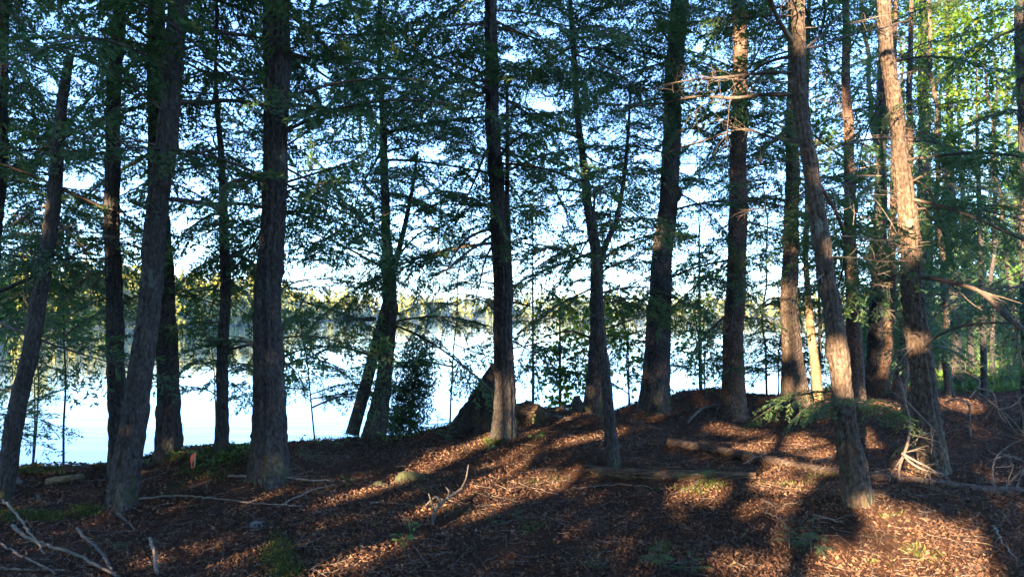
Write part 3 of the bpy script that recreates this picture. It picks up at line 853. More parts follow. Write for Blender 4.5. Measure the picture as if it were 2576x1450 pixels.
lit_ground([(1160, 1305), (1260, 1275)], .08)
lit_ground([(1430, 1112), (1530, 1092)], .12, .75)
lit_ground([(790, 1446), (960, 1388)], .09)
lit_ground([(570, 1432), (620, 1422)], .05)
lit_ground([(1690, 1118), (1740, 1124)], .08)
lit_ground([(1790, 1075), (1890, 1092)], .12)
lit_ground([(1905, 1125), (1980, 1110), (2070, 1140)], .20, .75)
lit_ground([(1900, 1160), (2085, 1190)], .12)
lit_ground([(1905, 1200), (2010, 1225)], .14, .75)
lit_ground([(1710, 1232), (1815, 1245)], .13, .75)
lit_ground([(1850, 1285), (1960, 1270)], .12)
lit_ground([(2165, 1120), (2200, 1120)], .10)
lit_ground([(2200, 1290), (2330, 1330), (2420, 1360)], .17, .75)
lit_ground([(2260, 1340), (2380, 1390)], .18, .75)
lit_ground([(2080, 1420), (2200, 1425), (2420, 1440)], .16, .75)
lit_ground([(1830, 1420), (1920, 1435)], .12)
lit_ground([(2185, 1012), (2265, 1030)], .2)
lit_ground([(2010, 1005), (2060, 1020)], .2)
lit_ground([(1470, 1300), (1480, 1302)], .04)
lit_ground([(1640, 1052), (1644, 1054)], .07)
lit_trunk(T9, 970, 1040); lit_trunk(T14, 745, 885); lit_trunk(T14, 590, 640, .1); lit_trunk(TB, 790, 860, .12); lit_trunk(TB, 885, 1010, .12)
lit_trunk(T15, -40, 95); lit_trunk(T15, 900, 950)
lit_trunk(T17, 60, 150); lit_trunk(T17, 190, 300); lit_trunk(T17, 345, 400); lit_trunk(T17, 450, 560); lit_trunk(T17, 590, 640, .08); lit_trunk(T13, 60, 230); lit_trunk(T2, 515, 560, .06); lit_trunk(T4, 610, 690, .05)
lit_trunk(T19, 880, 950, .06); lit_trunk(T20, 800, 860, .06)
for k in range(26):
    px, py = wr.uniform(2400, 2575), wr.uniform(250, 900)
    LIT.append((at(px, py, wr.uniform(13, 25)), wr.uniform(.2, .5), 1.0))
for k in range(16):
    px, py = wr.uniform(2230, 2575), wr.uniform(-60, 360)
    LIT.append((at(px, py, wr.uniform(9, 15)), wr.uniform(.10, .24), 1.0))
for (px, py, Y, r_) in ((1330, 372, 12.3, .16), (1750, 120, 17, .3), (1790, 290, 17, .35), (1740, 300, 17, .3), (2070, 310, 12, .3), (2060, 360, 12, .25), (2480, 60, 13.5, .8), (2410, 130, 13.5, .5), (2530, 200, 13.5, .6), (2440, 250, 13.5, .45), (2380, 20, 13.5, .5), (2540, 360, 13.5, .3), (2330, 40, 15, .5), (2300, 150, 15, .4), (2360, 220, 15, .4), (2390, 330, 15, .3), (2220, 300, 6.6, .16),
                        (2480, 915, 9.5, .25), (2400, 920, 9.5, .15), (2300, 1120, 6.2, .1), (2290, 1160, 6.2, .12), (1440, 830, 12.25, .16), (1765, 760, 14.8, .2), (2400, 640, 27, .6), (2430, 760, 27, .5), (2520, 570, 24, .6), (2245, 830, 24, .4), (2540, 700, 24, .4), (2180, 40, 8, .3), (2090, 60, 9, .25)):
    LIT.append((at(px, py, Y), r_, 1.0))
GPQ = .03
P0, P1, Q0, Q1 = -16.0, 20.0, -2.0, 18.0
MASK = np.zeros((int((Q1 - Q0) / GPQ), int((P1 - P0) / GPQ)), bool)
MDEP = np.full(MASK.shape, -99.0)               # how far down the sun's way the lit spot lies
qq, pp = np.meshgrid(np.arange(MASK.shape[0]), np.arange(MASK.shape[1]), indexing='ij')
for p, r_, fl in LIT:
    a, b_ = float(p @ PV), float(p @ QV)
    i0, i1 = int((b_ - r_ - Q0) / GPQ) - 1, int((b_ + r_ - Q0) / GPQ) + 2
    j0, j1 = int((a - r_ - P0) / GPQ) - 1, int((a + r_ - P0) / GPQ) + 2
    i0, j0 = max(i0, 0), max(j0, 0)
    subq, subp = qq[i0:i1, j0:j1], pp[i0:i1, j0:j1]
    hit = ((subq * GPQ + Q0 - b_) / fl) ** 2 + (subp * GPQ + P0 - a) ** 2 < r_ * r_
    MASK[i0:i1, j0:j1] |= hit
    md = MDEP[i0:i1, j0:j1]; md[hit] = np.maximum(md[hit], p @ S_DIR)
def in_lit(P, before=True):
    a, b_, c = P @ PV, P @ QV, P @ S_DIR
    i = ((b_ - Q0) / GPQ).astype(int); j = ((a - P0) / GPQ).astype(int)
    ok = (i >= 0) & (i < MASK.shape[0]) & (j >= 0) & (j < MASK.shape[1])
    i = np.clip(i, 0, MASK.shape[0] - 1); j = np.clip(j, 0, MASK.shape[1] - 1)
    return ok & MASK[i, j] & (c < MDEP[i, j] - .12)

# ------------------------------------------------------------------ grow the boughs
fr = np.random.default_rng(2024)
PF = .22
CLEAR_X, CLEAR_Y, _ = project(T17['P'][::-1]); CLEAR_X, CLEAR_Y = CLEAR_X[np.argsort(CLEAR_Y)], np.sort(CLEAR_Y)
def commit(t, pi, lod, A, Rm, s, force=False, need=.10):
    pb = PROTO[lod][pi]
    Pw = pb['C'] @ Rm.T * s + A
    dmin = np.linalg.norm(Pw - CAM, axis=1).min()
    if dmin < 3.0 or Pw[:, 2].min() < .15: return False
    if (Pw[:, 1] < 2.5).any(): return False
    ok, i, j, w = footprint(Pw)
    if not force:
        fx_, fy_, _w = project(Pw)                # the tall sunlit trunk stands clear of boughs
        if ((fy_ < 680) & (np.abs(fx_ - np.interp(fy_, CLEAR_Y, CLEAR_X)) < 38) & (Pw[:, 1] < T17['depth'] + .05)).mean() > .04: return False
        if ok.mean() < .25: return False
        gap = (TGT[j, i] - CUR[j, i])[ok]
        if gap.mean() < need or np.percentile(gap, 20) < -.45: return False
        if in_lit(Pw).mean() > .12: return False
    a = pb['area'] * s * s / len(Pw) * PF * (F_PX / np.where(ok, w, 1)) ** 2 / CELL ** 2
    np.add.at(CUR, (j[ok], i[ok]), a[ok])
    t['boughs'].append((pi, lod, A, Rm, s))
    return True

def attach(t, z):
    i = int(np.argmin(np.abs(t['P'][:, 2] - z)))
    return t['P'][i]

live = [t for t in TREES if t['weight'] > 0 and t['crown']]
wts = np.array([t['weight'] for t in live]); wts /= wts.sum()
for it in range(26000):
    t = live[fr.choice(len(live), p=wts)]
    hi = min(t['top'] - .2, 1.6 + .44 * (t['depth'] + 1.5))
    lo = t['b'][2] + t['hlow']
    if hi <= lo: continue
    z = fr.uniform(lo, hi)
    A = attach(t, z)
    az = fr.uniform(0, 2 * math.pi)
    lod = 1 if t['depth'] > 16 else 0
    fallen = (z - t['b'][2]) / max(.1, t['top'] - t['b'][2])
    npro = len(PROTO[lod])
    maxi = npro if fallen < .7 and t['top'] > 7 else max(2, npro // 2)
    pi = int(fr.integers(0, maxi))
    s = fr.uniform(.75, 1.15)
    commit(t, pi, lod, A, rot(az, R(fr.uniform(-30, 28)), fr.normal(0, .5)), s, need=.12 if it < 18000 else .05)
# boughs above the picture: the canopy overhead
for t in live:
    lo = max(t['b'][2] + t['hlow'], 1.6 + .46 * t['depth'])
    if t['top'] - lo < 1: continue
    for k in range(int((t['top'] - lo) * 9.0)):
        z = fr.uniform(lo, t['top'] - .2)
        f = (t['top'] - z) / (t['top'] - lo)
        pi = int(np.clip(fr.normal(1 + 4 * f, 1), 0, 5))
        A = attach(t, z); Rm = rot(fr.uniform(0, 6.28), R(fr.uniform(-15, 20)), fr.normal(0, .3)); s = fr.uniform(.8, 1.15)
        Pw = PROTO[1][pi]['C'] @ Rm.T * s + A
        if in_lit(Pw).mean() > .12 or footprint(Pw)[0].mean() > .2: continue
        t['boughs'].append((pi, 1, A, Rm, s))

def build_crown(t, name='crown', leafm='needles'):
    if not t['boughs']: return
    lv, lf, wv_, wf, lo, wo_ = [], [], [], [], 0, 0
    for pi, lod, A, Rm, s in t['boughs']:
        pb = PROTO[lod][pi]
        V = pb['LV'] @ Rm.T * s + (A - t['b']); lv.append(V); lf.append(pb['LF'] + lo); lo += len(V)
        V = pb['WV'] @ Rm.T * s + (A - t['b']); wv_.append(V); wf.append(pb['WF'] + wo_); wo_ += len(V)
    add(name, mesh(name, [(np.concatenate(lv), np.concatenate(lf), 0), (np.concatenate(wv_), np.concatenate(wf), 1)], [M[leafm], M['twig']], (1,)), t['o'])

# boughs placed one by one: low sprays and the ones over the water
def hero(t, ppx, ppy, dpx, dpy, dd, s=1.0, pi=4, roll=0.0, lod=0):
    A = at(ppx, ppy, t['depth']); B_ = at(dpx, dpy, t['depth'] + dd)
    d = B_ - A; L = np.linalg.norm(d)
    az = math.atan2(d[1], d[0]); pitch = math.asin(d[2] / L) + .16
    commit(t, pi, lod, A, rot(az, pitch, roll), L / PROTO[lod][pi]['L'] * s, force=True)
for a in ((T15, 2110, 985, 1890, 1040, .8, 1, 8, .3), (T15, 2115, 1000, 1950, 1075, -.3, 1, 6, .5), (T15, 2120, 1010, 2300, 1075, .3, 1, 6, -.4), (T15, 2118, 1000, 2060, 1095, -.6, 1, 4, .3),
          (S1, 150, 1100, 30, 1010, -.3, 1, 6, .5), (T0, -60, 1000, 120, 985, -.3, 1, 8, .5), (T0, -60, 1050, 150, 1075, -.4, 1, 8, .5), (T0, -60, 1080, 110, 1140, -.6, 1, 6, .4),
          (T6, 640, 870, 500, 900, 1.2, 1, 6, .3), (T5, 560, 880, 470, 830, .3, 1, 4, .3), (T5, 570, 960, 640, 1000, .3, .9, 1, .3), (T6, 700, 900, 790, 1010, .6, 1, 6, .5),
          (T13, 1845, 930, 1800, 945, -.7, 1, 1, .4), (T13, 1850, 890, 1900, 900, -.6, .9, 1, .4), (T17, 2310, 870, 2470, 915, .3, 1, 6, .3), (T17, 2300, 1120, 2230, 1130, -.2, .8, 0, .4),
          (T9, 1295, 900, 1340, 950, .2, .9, 1, .6), (T7, 975, 870, 1080, 880, .1, 1, 4, .5), (T7, 925, 960, 870, 1000, .2, .8, 1, .4), (T13, 1870, 960, 1960, 1050, .3, 1, 6, .3), (T17, 2255, 270, 2215, 300, -.3, 1, 1, .5)):
    hero(*a)
for t in TREES: build_crown(t)

dead_branches(T1, 8, 1.2, 4.0, .5, 1.4); dead_branches(T2, 16, 1.6, 4.5, .4, 1.5, 'twig'); dead_branches(T3, 8, 2.0, 4.4, .3, 1.0, 'twig')
dead_branches(T4, 8, 2.0, 5, .4, 1.3, 'twig'); dead_branches(T6, 6, 1.2, 4.6, .2, .7, 'twig'); dead_branches(T9, 12, 1.2, 5, .5, 1.5, 'twig')
dead_branches(T12, 7, 1.6, 6, .5, 1.6, 'twig'); dead_branches(T13, 14, 1.2, 6, .4, 1.6, 'dead_wood'); dead_branches(T14, 16, 2.0, 6, .4, 1.3, 'dead_wood')
dead_branches(T15, 9, 1.6, 4.6, .3, 1.1, 'dead_wood', rad=.005); dead_branches(T16, 14, 1.4, 6, .4, 1.4, 'dead_wood'); dead_branches(T17, 10, 1.5, 4.6, .3, 1.0, 'dead_wood', rad=.005)
dead_branches(T11, 6, 1.2, 5, .4, 1.2, 'twig'); dead_branches(T18, 8, 1.0, 6, .4, 1.2, 'dead_wood'); dead_branches(T21, 8, 1.5, 6, .4, 1.2, 'dead_wood')

# ------------------------------------------------------------------ unseen trees added behind the camera, crowns shaped to block the low sun
DARK = []  # trunk points kept in shade by extra leaves towards the sun
for t_, y0, y1 in ((T1, 100, 1260), (T2, 0, 510), (T2, 570, 1180), (T3, 0, 1260), (T4, 0, 600), (T4, 700, 1150), (T5, 100, 1140), (T6, -20, 1200), (T7, 200, 1090), (T9, 0, 960), (T9, 1045, 1100), (T11, 0, 1040),
                   (T10, 300, 1180), (T12, 0, 1030), (T13, 260, 1040), (T14, 0, 570), (T14, 890, 1010), (T15, 110, 890), (T15, 960, 1260), (T17, 660, 1190), (T16, 0, 860)):
    px_, py_, w_ = project(t_['P']); k_ = np.where((py_ > y0) & (py_ < y1))[0][::3]
    DARK.append(t_['P'][k_])
DARK = np.concatenate(DARK)
S_FLAT = np.array([math.sin(SUN_YAW), math.cos(SUN_YAW), 0])
def shade_maple(p, s_back, seed, width, h0, h1, n):
    r = np.random.default_rng(seed)
    base = PV * p - np.array([math.sin(SUN_YAW), math.cos(SUN_YAW), 0]) * s_back
    b = np.array([base[0], base[1], float(H(base[0], base[1]))])
    o = thing('shade_maple_tree', b, 'leafy maple standing behind the photographer', 'tree', 'maples behind the photographer')
    pts = np.array([(b[0], b[1], b[2], .13), (b[0] + .15, b[1], b[2] + 3, .11), (b[0] - .1, b[1] + .1, b[2] + 7, .07), (b[0], b[1], b[2] + h1, .02)])
    bd = resample(pts, .3, 1)
    add('trunk', mesh('trunk', sub(trunk_parts(bd[:, :3], bd[:, 3], seed, .5, .04, 12), b), [M['hemlock_bark']], (0,)), o)
    u = r.random(n)
    z = h0 + (h1 - h0) * u
    a = r.uniform(0, 6.28, n); rr = width * np.sqrt(r.random(n)) * (.75 + .35 * np.sin(math.pi * np.clip(u * 1.1, 0, 1)))
    Pw = np.stack([b[0] + rr * np.cos(a), b[1] + rr * np.sin(a), b[2] + z], 1)
    dk = DARK[np.abs(DARK @ PV - p) < 1.75]
    if len(dk):
        dk = np.repeat(dk, 7, 0); m = len(dk)
        tt = (dk @ S_FLAT + s_back + r.uniform(-1.2, 1.2, m)) / math.cos(SUN_EL)
        dk = dk - S_DIR * tt[:, None] + PV * r.normal(0, .09, m)[:, None] + QV * r.normal(0, .09, m)[:, None]
        dk = dk[(dk[:, 2] > h0) & (dk[:, 2] < b[2] + h1)]
        Pw = np.concatenate([Pw, dk]); n = len(Pw)
    keep = ~in_lit(Pw, False)  # leaves dropped where they would block a wanted sun spot
    # a leaf also reaches sideways: test its tips
    T = unit(r.normal(size=(n, 3))) * .17
    keep &= ~in_lit(Pw + T * .35) & ~in_lit(Pw - T * .35) & (Pw[:, 1] < -1.2)
    Pw, T = Pw[keep], T[keep]
    W = unit(np.cross(T, r.normal(size=T.shape))) * .06
    V, Fq = diamonds(Pw - T / 2, T, W, .4)
    parts = [(V - b, Fq, 0)]
    for k in range(24):
        q0 = bd[r.integers(len(bd) // 5, len(bd) - 1), :3]; aa = r.uniform(0, 6.28)
        q1 = q0 + np.array([math.cos(aa), math.sin(aa), r.uniform(.1, .6)]) * width * .7
        sq = resample(np.array([q0, (q0 + q1) / 2 + r.normal(0, .1, 3), q1]), .3, 1)
        if in_lit(sq).any(): continue
        parts += [(V - b, Fc, 1) for V, Fc in tube(sq, np.linspace(.03, .006, len(sq)), 5, False)]
    add('crown', mesh('crown', parts, [M['broadleaf'], M['twig']]), o)
for k, (p, sb) in enumerate([(-13.5, 9.5), (-10, 12), (-7, 9.5), (-4, 12), (-1.2, 9.5), (1.6, 12), (4.4, 9.5), (7.2, 12), (10, 10), (13, 12), (16, 11)]):
    shade_maple(p, sb, 900 + k, 2.7, .6, 13.5, 30000)

# ------------------------------------------------------------------ maple saplings with broad leaves at the bank and in the woods
def maple_leafset(C0, n, spread, r, size=.085):
    P = C0 + r.normal(0, 1, (n, 3)) * spread
    T = unit(r.normal(0, .7, (n, 3)) + np.array([0, 0, -.35])) * size * r.uniform(.6, 1.25, n)[:, None]
    W = unit(np.cross(T, np.array([0, 0, 1.0]) + r.normal(0, .5, (n, 3)))) * (np.linalg.norm(T, axis=1) * .40)[:, None]
    # a five pointed leaf is two crossed diamonds
    V1, F1 = diamonds(P, T, W, .38)
    lat = unit(W) * np.linalg.norm(T, axis=1)[:, None] * .55
    V2, F2 = diamonds(P + T * .25 - lat, 2 * lat, T * .22, .5)
    return [(V1, F1), (V2 + unit(np.cross(T, W)).repeat(4, 0) * .002, F2)]

def maple(px, Y, top, label, clumps, stemw=.02, seed=1, lean=0.0, group='young broadleaf trees along the shore', size=.085):
    r = np.random.default_rng(seed)
    x = (px - CX) / F_PX * Y; z = float(H(x, Y)); b = np.array([x, Y, z])
    o = thing('maple_sapling', b, label, 'sapling', group)
    st = resample(np.array([(x, Y, z - .2, stemw), (x + lean * .3, Y, z + top * .35, stemw * .8), (x + lean * .7, Y + .05, z + top * .7, stemw * .5), (x + lean, Y, z + top, .004)]), .1, 2)
    add('trunk', mesh('trunk', sub([(V, Fc, 0) for V, Fc in tube(st[:, :3], st[:, 3], 8)], b), [M['hemlock_bark']], (0,)), o)
    parts, wood = [], []
    for (cx_, cy_, sx, sy, n) in clumps:
        c = at(cx_, cy_, Y); sc_ = np.array([sx, (sx + sy) * .5, sy]) / F_PX * Y * .55
        parts += maple_leafset(c, n, sc_, r, size)
        i = int(np.argmin(np.abs(st[:, 2] - (c[2] - .25))))
        for q in range(3):
            e = c + r.normal(0, .6, 3) * sc_
            m = resample(np.array([st[i, :3], (st[i, :3] + e) / 2 + np.array([0, 0, .06]), e]), .08, 1)
            wood += tube(m, np.linspace(.006, .0018, len(m)), 4, False)
    V, Fq = merge(parts); Vw, Fw = merge(wood)
    add('crown', mesh('crown', [(V - b, Fq, 0), (Vw - b, Fw, 1)], [M['broadleaf'], M['twig']]), o)
maple(1408, 12.25, 2.3, 'bright green maple sapling with a thin dark stem left of the swollen foot trunk', [(1440, 830, 75, 60, 330), (1430, 770, 85, 40, 220), (1395, 930, 50, 40, 200), (1430, 960, 60, 40, 220), (1410, 1000, 50, 24, 120), (1380, 880, 40, 30, 50), (1465, 900, 30, 60, 100)], .03, 3)
maple(1580, 13.0, 2.6, 'sparse maple sapling with drooping leaves left of the burl trunk', [(1560, 770, 75, 40, 240), (1570, 850, 65, 40, 180), (1540, 800, 45, 40, 110), (1595, 930, 36, 50, 110)], .018, 4)
maple(1770, 14.8, 3.2, 'maple sapling with loose leaves right of the burl trunk', [(1760, 790, 75, 50, 260), (1780, 700, 75, 60, 240), (1740, 870, 55, 40, 150), (1720, 760, 45, 40, 100), (1770, 930, 50, 36, 130)], .018, 5)
maple(90, 10.5, 2.6, 'leafy green maple sapling over the water behind the broken snag', [(60, 790, 90, 60, 200), (190, 800, 80, 50, 150), (150, 720, 110, 60, 160), (50, 860, 60, 40, 90), (230, 850, 40, 30, 40)], .025, 6)
maple(1760, 17, 6.5, 'sunlit yellow green maple beyond the burl trunk', [(1750, 110, 70, 70, 150), (1790, 290, 60, 60, 150), (1740, 300, 50, 40, 80), (1780, 180, 60, 60, 90)], .05, 7)
maple(2470, 13.5, 6.8, 'tall maple with bright yellow green leaves at upper right', [(2480, 60, 120, 80, 1100), (2410, 130, 90, 80, 750), (2530, 200, 80, 100, 700), (2440, 250, 90, 60, 450), (2540, 360, 50, 80, 240), (2380, 20, 80, 60, 330), (2500, -60, 120, 60, 300)], .06, 8)
maple(2330, 15.0, 6.8, 'second tall maple with yellow green leaves above the tall sunlit trunk', [(2330, 40, 80, 60, 420), (2300, 150, 60, 60, 260), (2360, 220, 60, 60, 180), (2390, 330, 60, 50, 160), (2200, 60, 50, 50, 110)], .05, 15, size=.10)
maple(2520, 24, 3.2, 'dense green maple low in the woods at right', [(2520, 560, 90, 70, 260), (2540, 700, 80, 70, 260), (2480, 640, 70, 60, 160), (2530, 840, 80, 50, 160)], .04, 9, size=.12)
maple(2400, 27, 4.5, 'broad green maple behind the slim grey trunks at right', [(2400, 640, 80, 80, 200), (2430, 760, 80, 70, 220), (2370, 840, 70, 60, 180), (2460, 880, 90, 50, 200), (2300, 880, 60, 50, 120)], .05, 13, size=.13)
maple(2250, 24, 4.0, 'green maple sapling glowing between reddish trunks at right', [(2240, 800, 60, 60, 130), (2260, 900, 60, 50, 150), (2180, 850, 50, 60, 90)], .04, 14, size=.11)
maple(2060, 13.0, 6.0, 'yellowing maple sapling close behind the flaky leaning trunk', [(2065, 280, 45, 50, 90), (2080, 370, 40, 50, 80), (2050, 330, 40, 40, 50)], .03, 10)
maple(1340, 13.2, 5.6, 'green maple branch tops right of the trunk with a sunny foot', [(1330, 380, 70, 40, 130), (1400, 400, 50, 30, 60)], .03, 12)

# ------------------------------------------------------------------ cedar shrub, stump, logs, roots
def cedar():
    r = np.random.default_rng(61)
    g = ground_at(1030, 1094); Y = g[1] - .1
    b = np.array([at(1030, 1090, Y)[0], Y, float(H(at(1030, 1090, Y)[0], Y))])
    o = thing('cedar_shrub', b, 'dense dark cedar shrub on the bank right of the forked hemlock', 'shrub')
    B, T, W = [], [], []
    for (cx_, cy_, sx, sy, n) in [(1050, 900, 32, 48, 1500), (1052, 960, 36, 42, 1600), (1040, 1020, 40, 42, 1700), (1025, 1070, 46, 32, 1500), (1010, 985, 24, 54, 1200), (1000, 1060, 28, 32, 1200)]:
        c = at(cx_, cy_, Y); P = c + unit(r.normal(size=(n, 3))) * (r.random(n) ** .4)[:, None] * np.array([sx, sx, sy]) / F_PX * Y * 1.25
        P += .04 * np.stack([vnoise(P, 14, 7), vnoise(P, 14, 8), vnoise(P, 14, 9)], 1)
        t_ = unit(r.normal(0, .6, (n, 3)) + np.array([0, 0, .5])) * r.uniform(.03, .065, n)[:, None]
        B.append(P); T.append(t_); W.append(unit(np.cross(t_, r.normal(size=(n, 3)))) * .011)
    V, Fq = diamonds(np.concatenate(B), np.concatenate(T), np.concatenate(W), .55)
    add('foliage', mesh('foliage', [(V - b, Fq, 0)], [M['cedar']]), o)
    st = resample(np.array([b - [0, 0, .1], at(1035, 1010, Y), at(1050, 900, Y)]), .08, 1)
    add('stem', mesh('stem', sub([(V, Fc, 0) for V, Fc in tube(st, np.linspace(.025, .008, len(st)), 8)], b), [M['hemlock_bark']], (0,)), o)
cedar()

def leaning_stump():
    g = ground_at(1200, 1082); Y = g[1] + .15
    b = np.array([at(1195, 1085, Y)[0], Y, float(H(at(1195, 1085, Y)[0], Y))])
    o = thing('broken_stump', b, 'dark broken stump leaning right against the trunk with a sunny foot', 'stump')
    path = np.array([(*at(1180, 1110, Y), .31), (*at(1192, 1070, Y), .265), (*at(1210, 1020, Y), .19), (*at(1224, 975, Y), .12), (*at(1235, 935, Y), .06), (*at(1240, 912, Y), .02)])
    s = resample(path, .05, 1)
    th = np.linspace(0, 2 * math.pi, 30, endpoint=False)
    r = np.random.default_rng(8)
    g_ = 1 + .10 * np.sin(5 * th + 1)[None] + .07 * np.sin(11 * th)[None] + .05 * r.normal(size=(len(s), 30))
    add('trunk', mesh('trunk', sub([(V, Fc, 0) for V, Fc in tube(s[:, :3], s[:, 3][:, None] * g_, 30)], b), [M['dark_bark']], (0,)), o)
    for k in range(4):
        a = at(1130 + 22 * k, 1092, Y - .1 * k); e = ground_at(1100 + 34 * k, 1100 + 6 * (k % 2))
        q = resample(np.array([at(1165 + 12 * k, 1060, Y), a, e - [0, 0, .05]]), .05, 1)
        add('root', mesh('root', sub([(V, Fc, 0) for V, Fc in tube(q, np.linspace(.07, .03, len(q)), 8)], b), [M['dark_bark']], (0,)), o)
leaning_stump()

def log(name, pts, w, label, cat, mat, end=None, lift=None, seed=1, branches=0, taper=.75, sides=16, group=None, flat=1.0, P3=None):
    P = gpath(pts, 0) if P3 is None else np.array(P3)
    d = P[:, 1].mean()
    rad = .5 * w / F_PX * d
    if P3 is None: P[:, 2] += rad * (.6 if lift is None else lift)
    s = resample(P, .06, 2)
    # a log is stiff: blend its height towards a straight line
    ln = np.linspace(s[0, 2], s[-1, 2], len(s))
    if P3 is None: s[:, 2] = np.maximum(.35 * s[:, 2] + .65 * ln, H(s[:, 0], s[:, 1]) + rad * .35)
    b = s[len(s) // 2].copy(); b[2] = float(H(b[0], b[1]))
    r = np.random.default_rng(seed)
    o = thing(name, b, label, cat, group)
    th = np.linspace(0, 2 * math.pi, sides, endpoint=False)
    g_ = 1 + .05 * np.sin(5 * th + 1)[None] + .03 * r.normal(size=(len(s), sides)) + .06 * np.sin(np.arange(len(s)) * .3 + seed)[:, None]
    rr = np.linspace(1, taper, len(s)) * rad
    add('body', mesh('body', sub([(V, Fc, 0) for V, Fc in tube(s, rr[:, None] * g_, sides)], b), [M[mat]], (0,)), o)
    for k in range(branches):
        i = r.integers(3, len(s) - 3)
        d_ = unit(np.array([r.normal(0, .6), r.normal(0, .6), 1.0]))
        add('branch_stub', mesh('branch_stub', sub(twig(s[i], d_, r.uniform(.2, .6), rad * .2, r), b), [M['dead_wood']], (0,)), o)
    return o, s, b, rad
log('fallen_log', [(1680, 1122), (1800, 1146), (2080, 1190), (2350, 1222), (2620, 1252)], 26, 'long straight fallen log partly in sun, crossing the ground at right', 'log', 'log_bark', branches=7, seed=3, lift=.95)

def rotten_log():
    o, s, b, rad = log('rotten_log', [(1492, 1198), (1600, 1206), (1720, 1204), (1900, 1206)], 34, 'rotting mossy log with splintered end beside the thin foreground sapling', 'log', 'rotten_wood', seed=4, taper=.6, lift=.55)
    r = np.random.default_rng(17)
    for k in range(16):
        y = r.uniform(-1, 1) * rad; z = r.uniform(.1, 1.0) * rad
        i = r.integers(0, int(len(s) * .5)); p = s[i] + np.array([r.uniform(-.15, .05), y, z]); L = r.uniform(.2, .8)
        q = resample(np.array([p, p + [L * .5, r.normal(0, .02), r.normal(.0, .012)], p + [L, r.normal(0, .03), -.03]]), .05, 1)
        add('splinter', mesh('splinter', sub([(V, Fc, 0) for V, Fc in tube(q, np.linspace(.016, .006, len(q)), 5)], b), [M['rotten_wood']], (0,)), o)
rotten_log()
log('birch_log', [(118, 1218), (160, 1212), (208, 1205)], 20, 'short pale peeling birch log lying left of the crossed trunks', 'log', 'birch_bark', seed=6, taper=.95)
log('fallen_branch', [(205, 1213), (240, 1210), (285, 1208)], 6, 'thin pale stick running on from the birch log end', 'branch', 'pale_wood', seed=7, sides=8)
log('fallen_log', None, 12, 'dark fallen stem at the bank left of the swollen foot trunk', 'log', 'hemlock_bark', seed=8, P3=[at(1330, 1042, 10.6), at(1400, 1026, 10.75), at(1456, 1014, 10.9)])
log('split_board', None, 12, 'grey weathered slab of wood right of the red brown root mass', 'wood', 'dead_wood', seed=9, P3=[at(1360, 1040, 10.3), at(1400, 1047, 10.2), at(1440, 1056, 10.1)])

def root_mass():
    r = np.random.default_rng(33)
    g = ground_at(1330, 1062); b = g.copy(); b[2] = float(H(g[0], g[1]))
    o = thing('rotten_stump', b, 'crumbling red brown root mass right of the trunk with a sunny foot', 'stump')
    V, Fq = blob(b + [0, .1, .05], .26, 12, .45, 9, 32, (1.15, .9, .75))
    add('body', mesh('body', sub([(V, Fq, 0)], b), [M['rotten_wood']], (0,)), o)
    for k in range(16):
        a = r.uniform(0, 6.28); p = b + np.array([.2 * math.cos(a), .15 * math.sin(a), r.uniform(.02, .22)])
        add('root', mesh('root', sub(twig(p, np.array([math.cos(a), math.sin(a) * .6, r.uniform(-.2, .5)]), r.uniform(.15, .42), r.uniform(.008, .02), r), b), [M['rotten_wood']], (0,)), o)
    b = at(1453, 1030, 10.9); b[2] = float(H(b[0], b[1]))
    o = thing('snapped_stub', b, 'small dark snapped stub upright at the bank left of the swollen foot trunk', 'stump')
    q = resample(np.array([b - [0, 0, .1], b + [0, 0, .1], b + [-.02, 0, .24]]), .04, 1)
    add('body', mesh('body', sub([(V, Fc, 0) for V, Fc in tube(q, np.linspace(.11, .05, len(q))[:, None] * (1 + .15 * r.normal(size=(len(q), 12))), 12)], b), [M['hemlock_bark']], (0,)), o)
    add('root', mesh('root', sub([(V, Fc, 0) for V, Fc in tube(resample(np.array([b + [0, 0, .1], b + [.15, 0, .06], b + [.3, -.1, -.05]]), .05, 1), .04 * np.ones(7)[:0] if False else np.linspace(.06, .02, len(resample(np.array([b + [0, 0, .1], b + [.15, 0, .06], b + [.3, -.1, -.05]]), .05, 1))), 8)], b), [M['hemlock_bark']], (0,)), o)
root_mass()

def stick(pts, w0, w1, label, mat='dead_wood', twigs=3, seed=1, lift=.015, arch=0.0, name='fallen_branch', cat='branch', group='sticks on the forest floor'):
    P = gpath(pts, lift)
    d = P[:, 1].mean()
    s = resample(np.concatenate([P, (np.linspace(w0, w1, len(P)) * .5 / F_PX * d)[:, None]], 1), .04, 2)
    s[:, 2] = np.maximum(s[:, 2], H(s[:, 0], s[:, 1]) + lift) + arch * np.sin(np.linspace(0, math.pi, len(s)))
    r = np.random.default_rng(seed)
    s[:, 0] += .006 * r.normal(size=len(s)); s[:, 2] += .004 * r.normal(size=len(s))
    b = s[0, :3].copy()
    parts = [(V, Fc, 0) for V, Fc in tube(s[:, :3], s[:, 3], 8)]
    for k in range(twigs):
        i = r.integers(len(s) // 4, len(s) - 1)
        dd = unit(s[i, :3] - s[i - 1, :3] + np.array([0, 0, -.05]))
        parts += twig(s[i, :3], dd, r.uniform(.06, .2), s[i, 3] * .35, r, 2)
    o = add(name, mesh(name, sub(parts, b), [M[mat]], (0,)), None, b)
    return tag(o, label, cat, group)
stick([(30, 1330), (60, 1365), (120, 1395), (185, 1412), (250, 1442), (300, 1462)], 10, 6, 'thick pale dead branch in the bottom left corner', 'pale_wood', 3, 1, .03, .03)
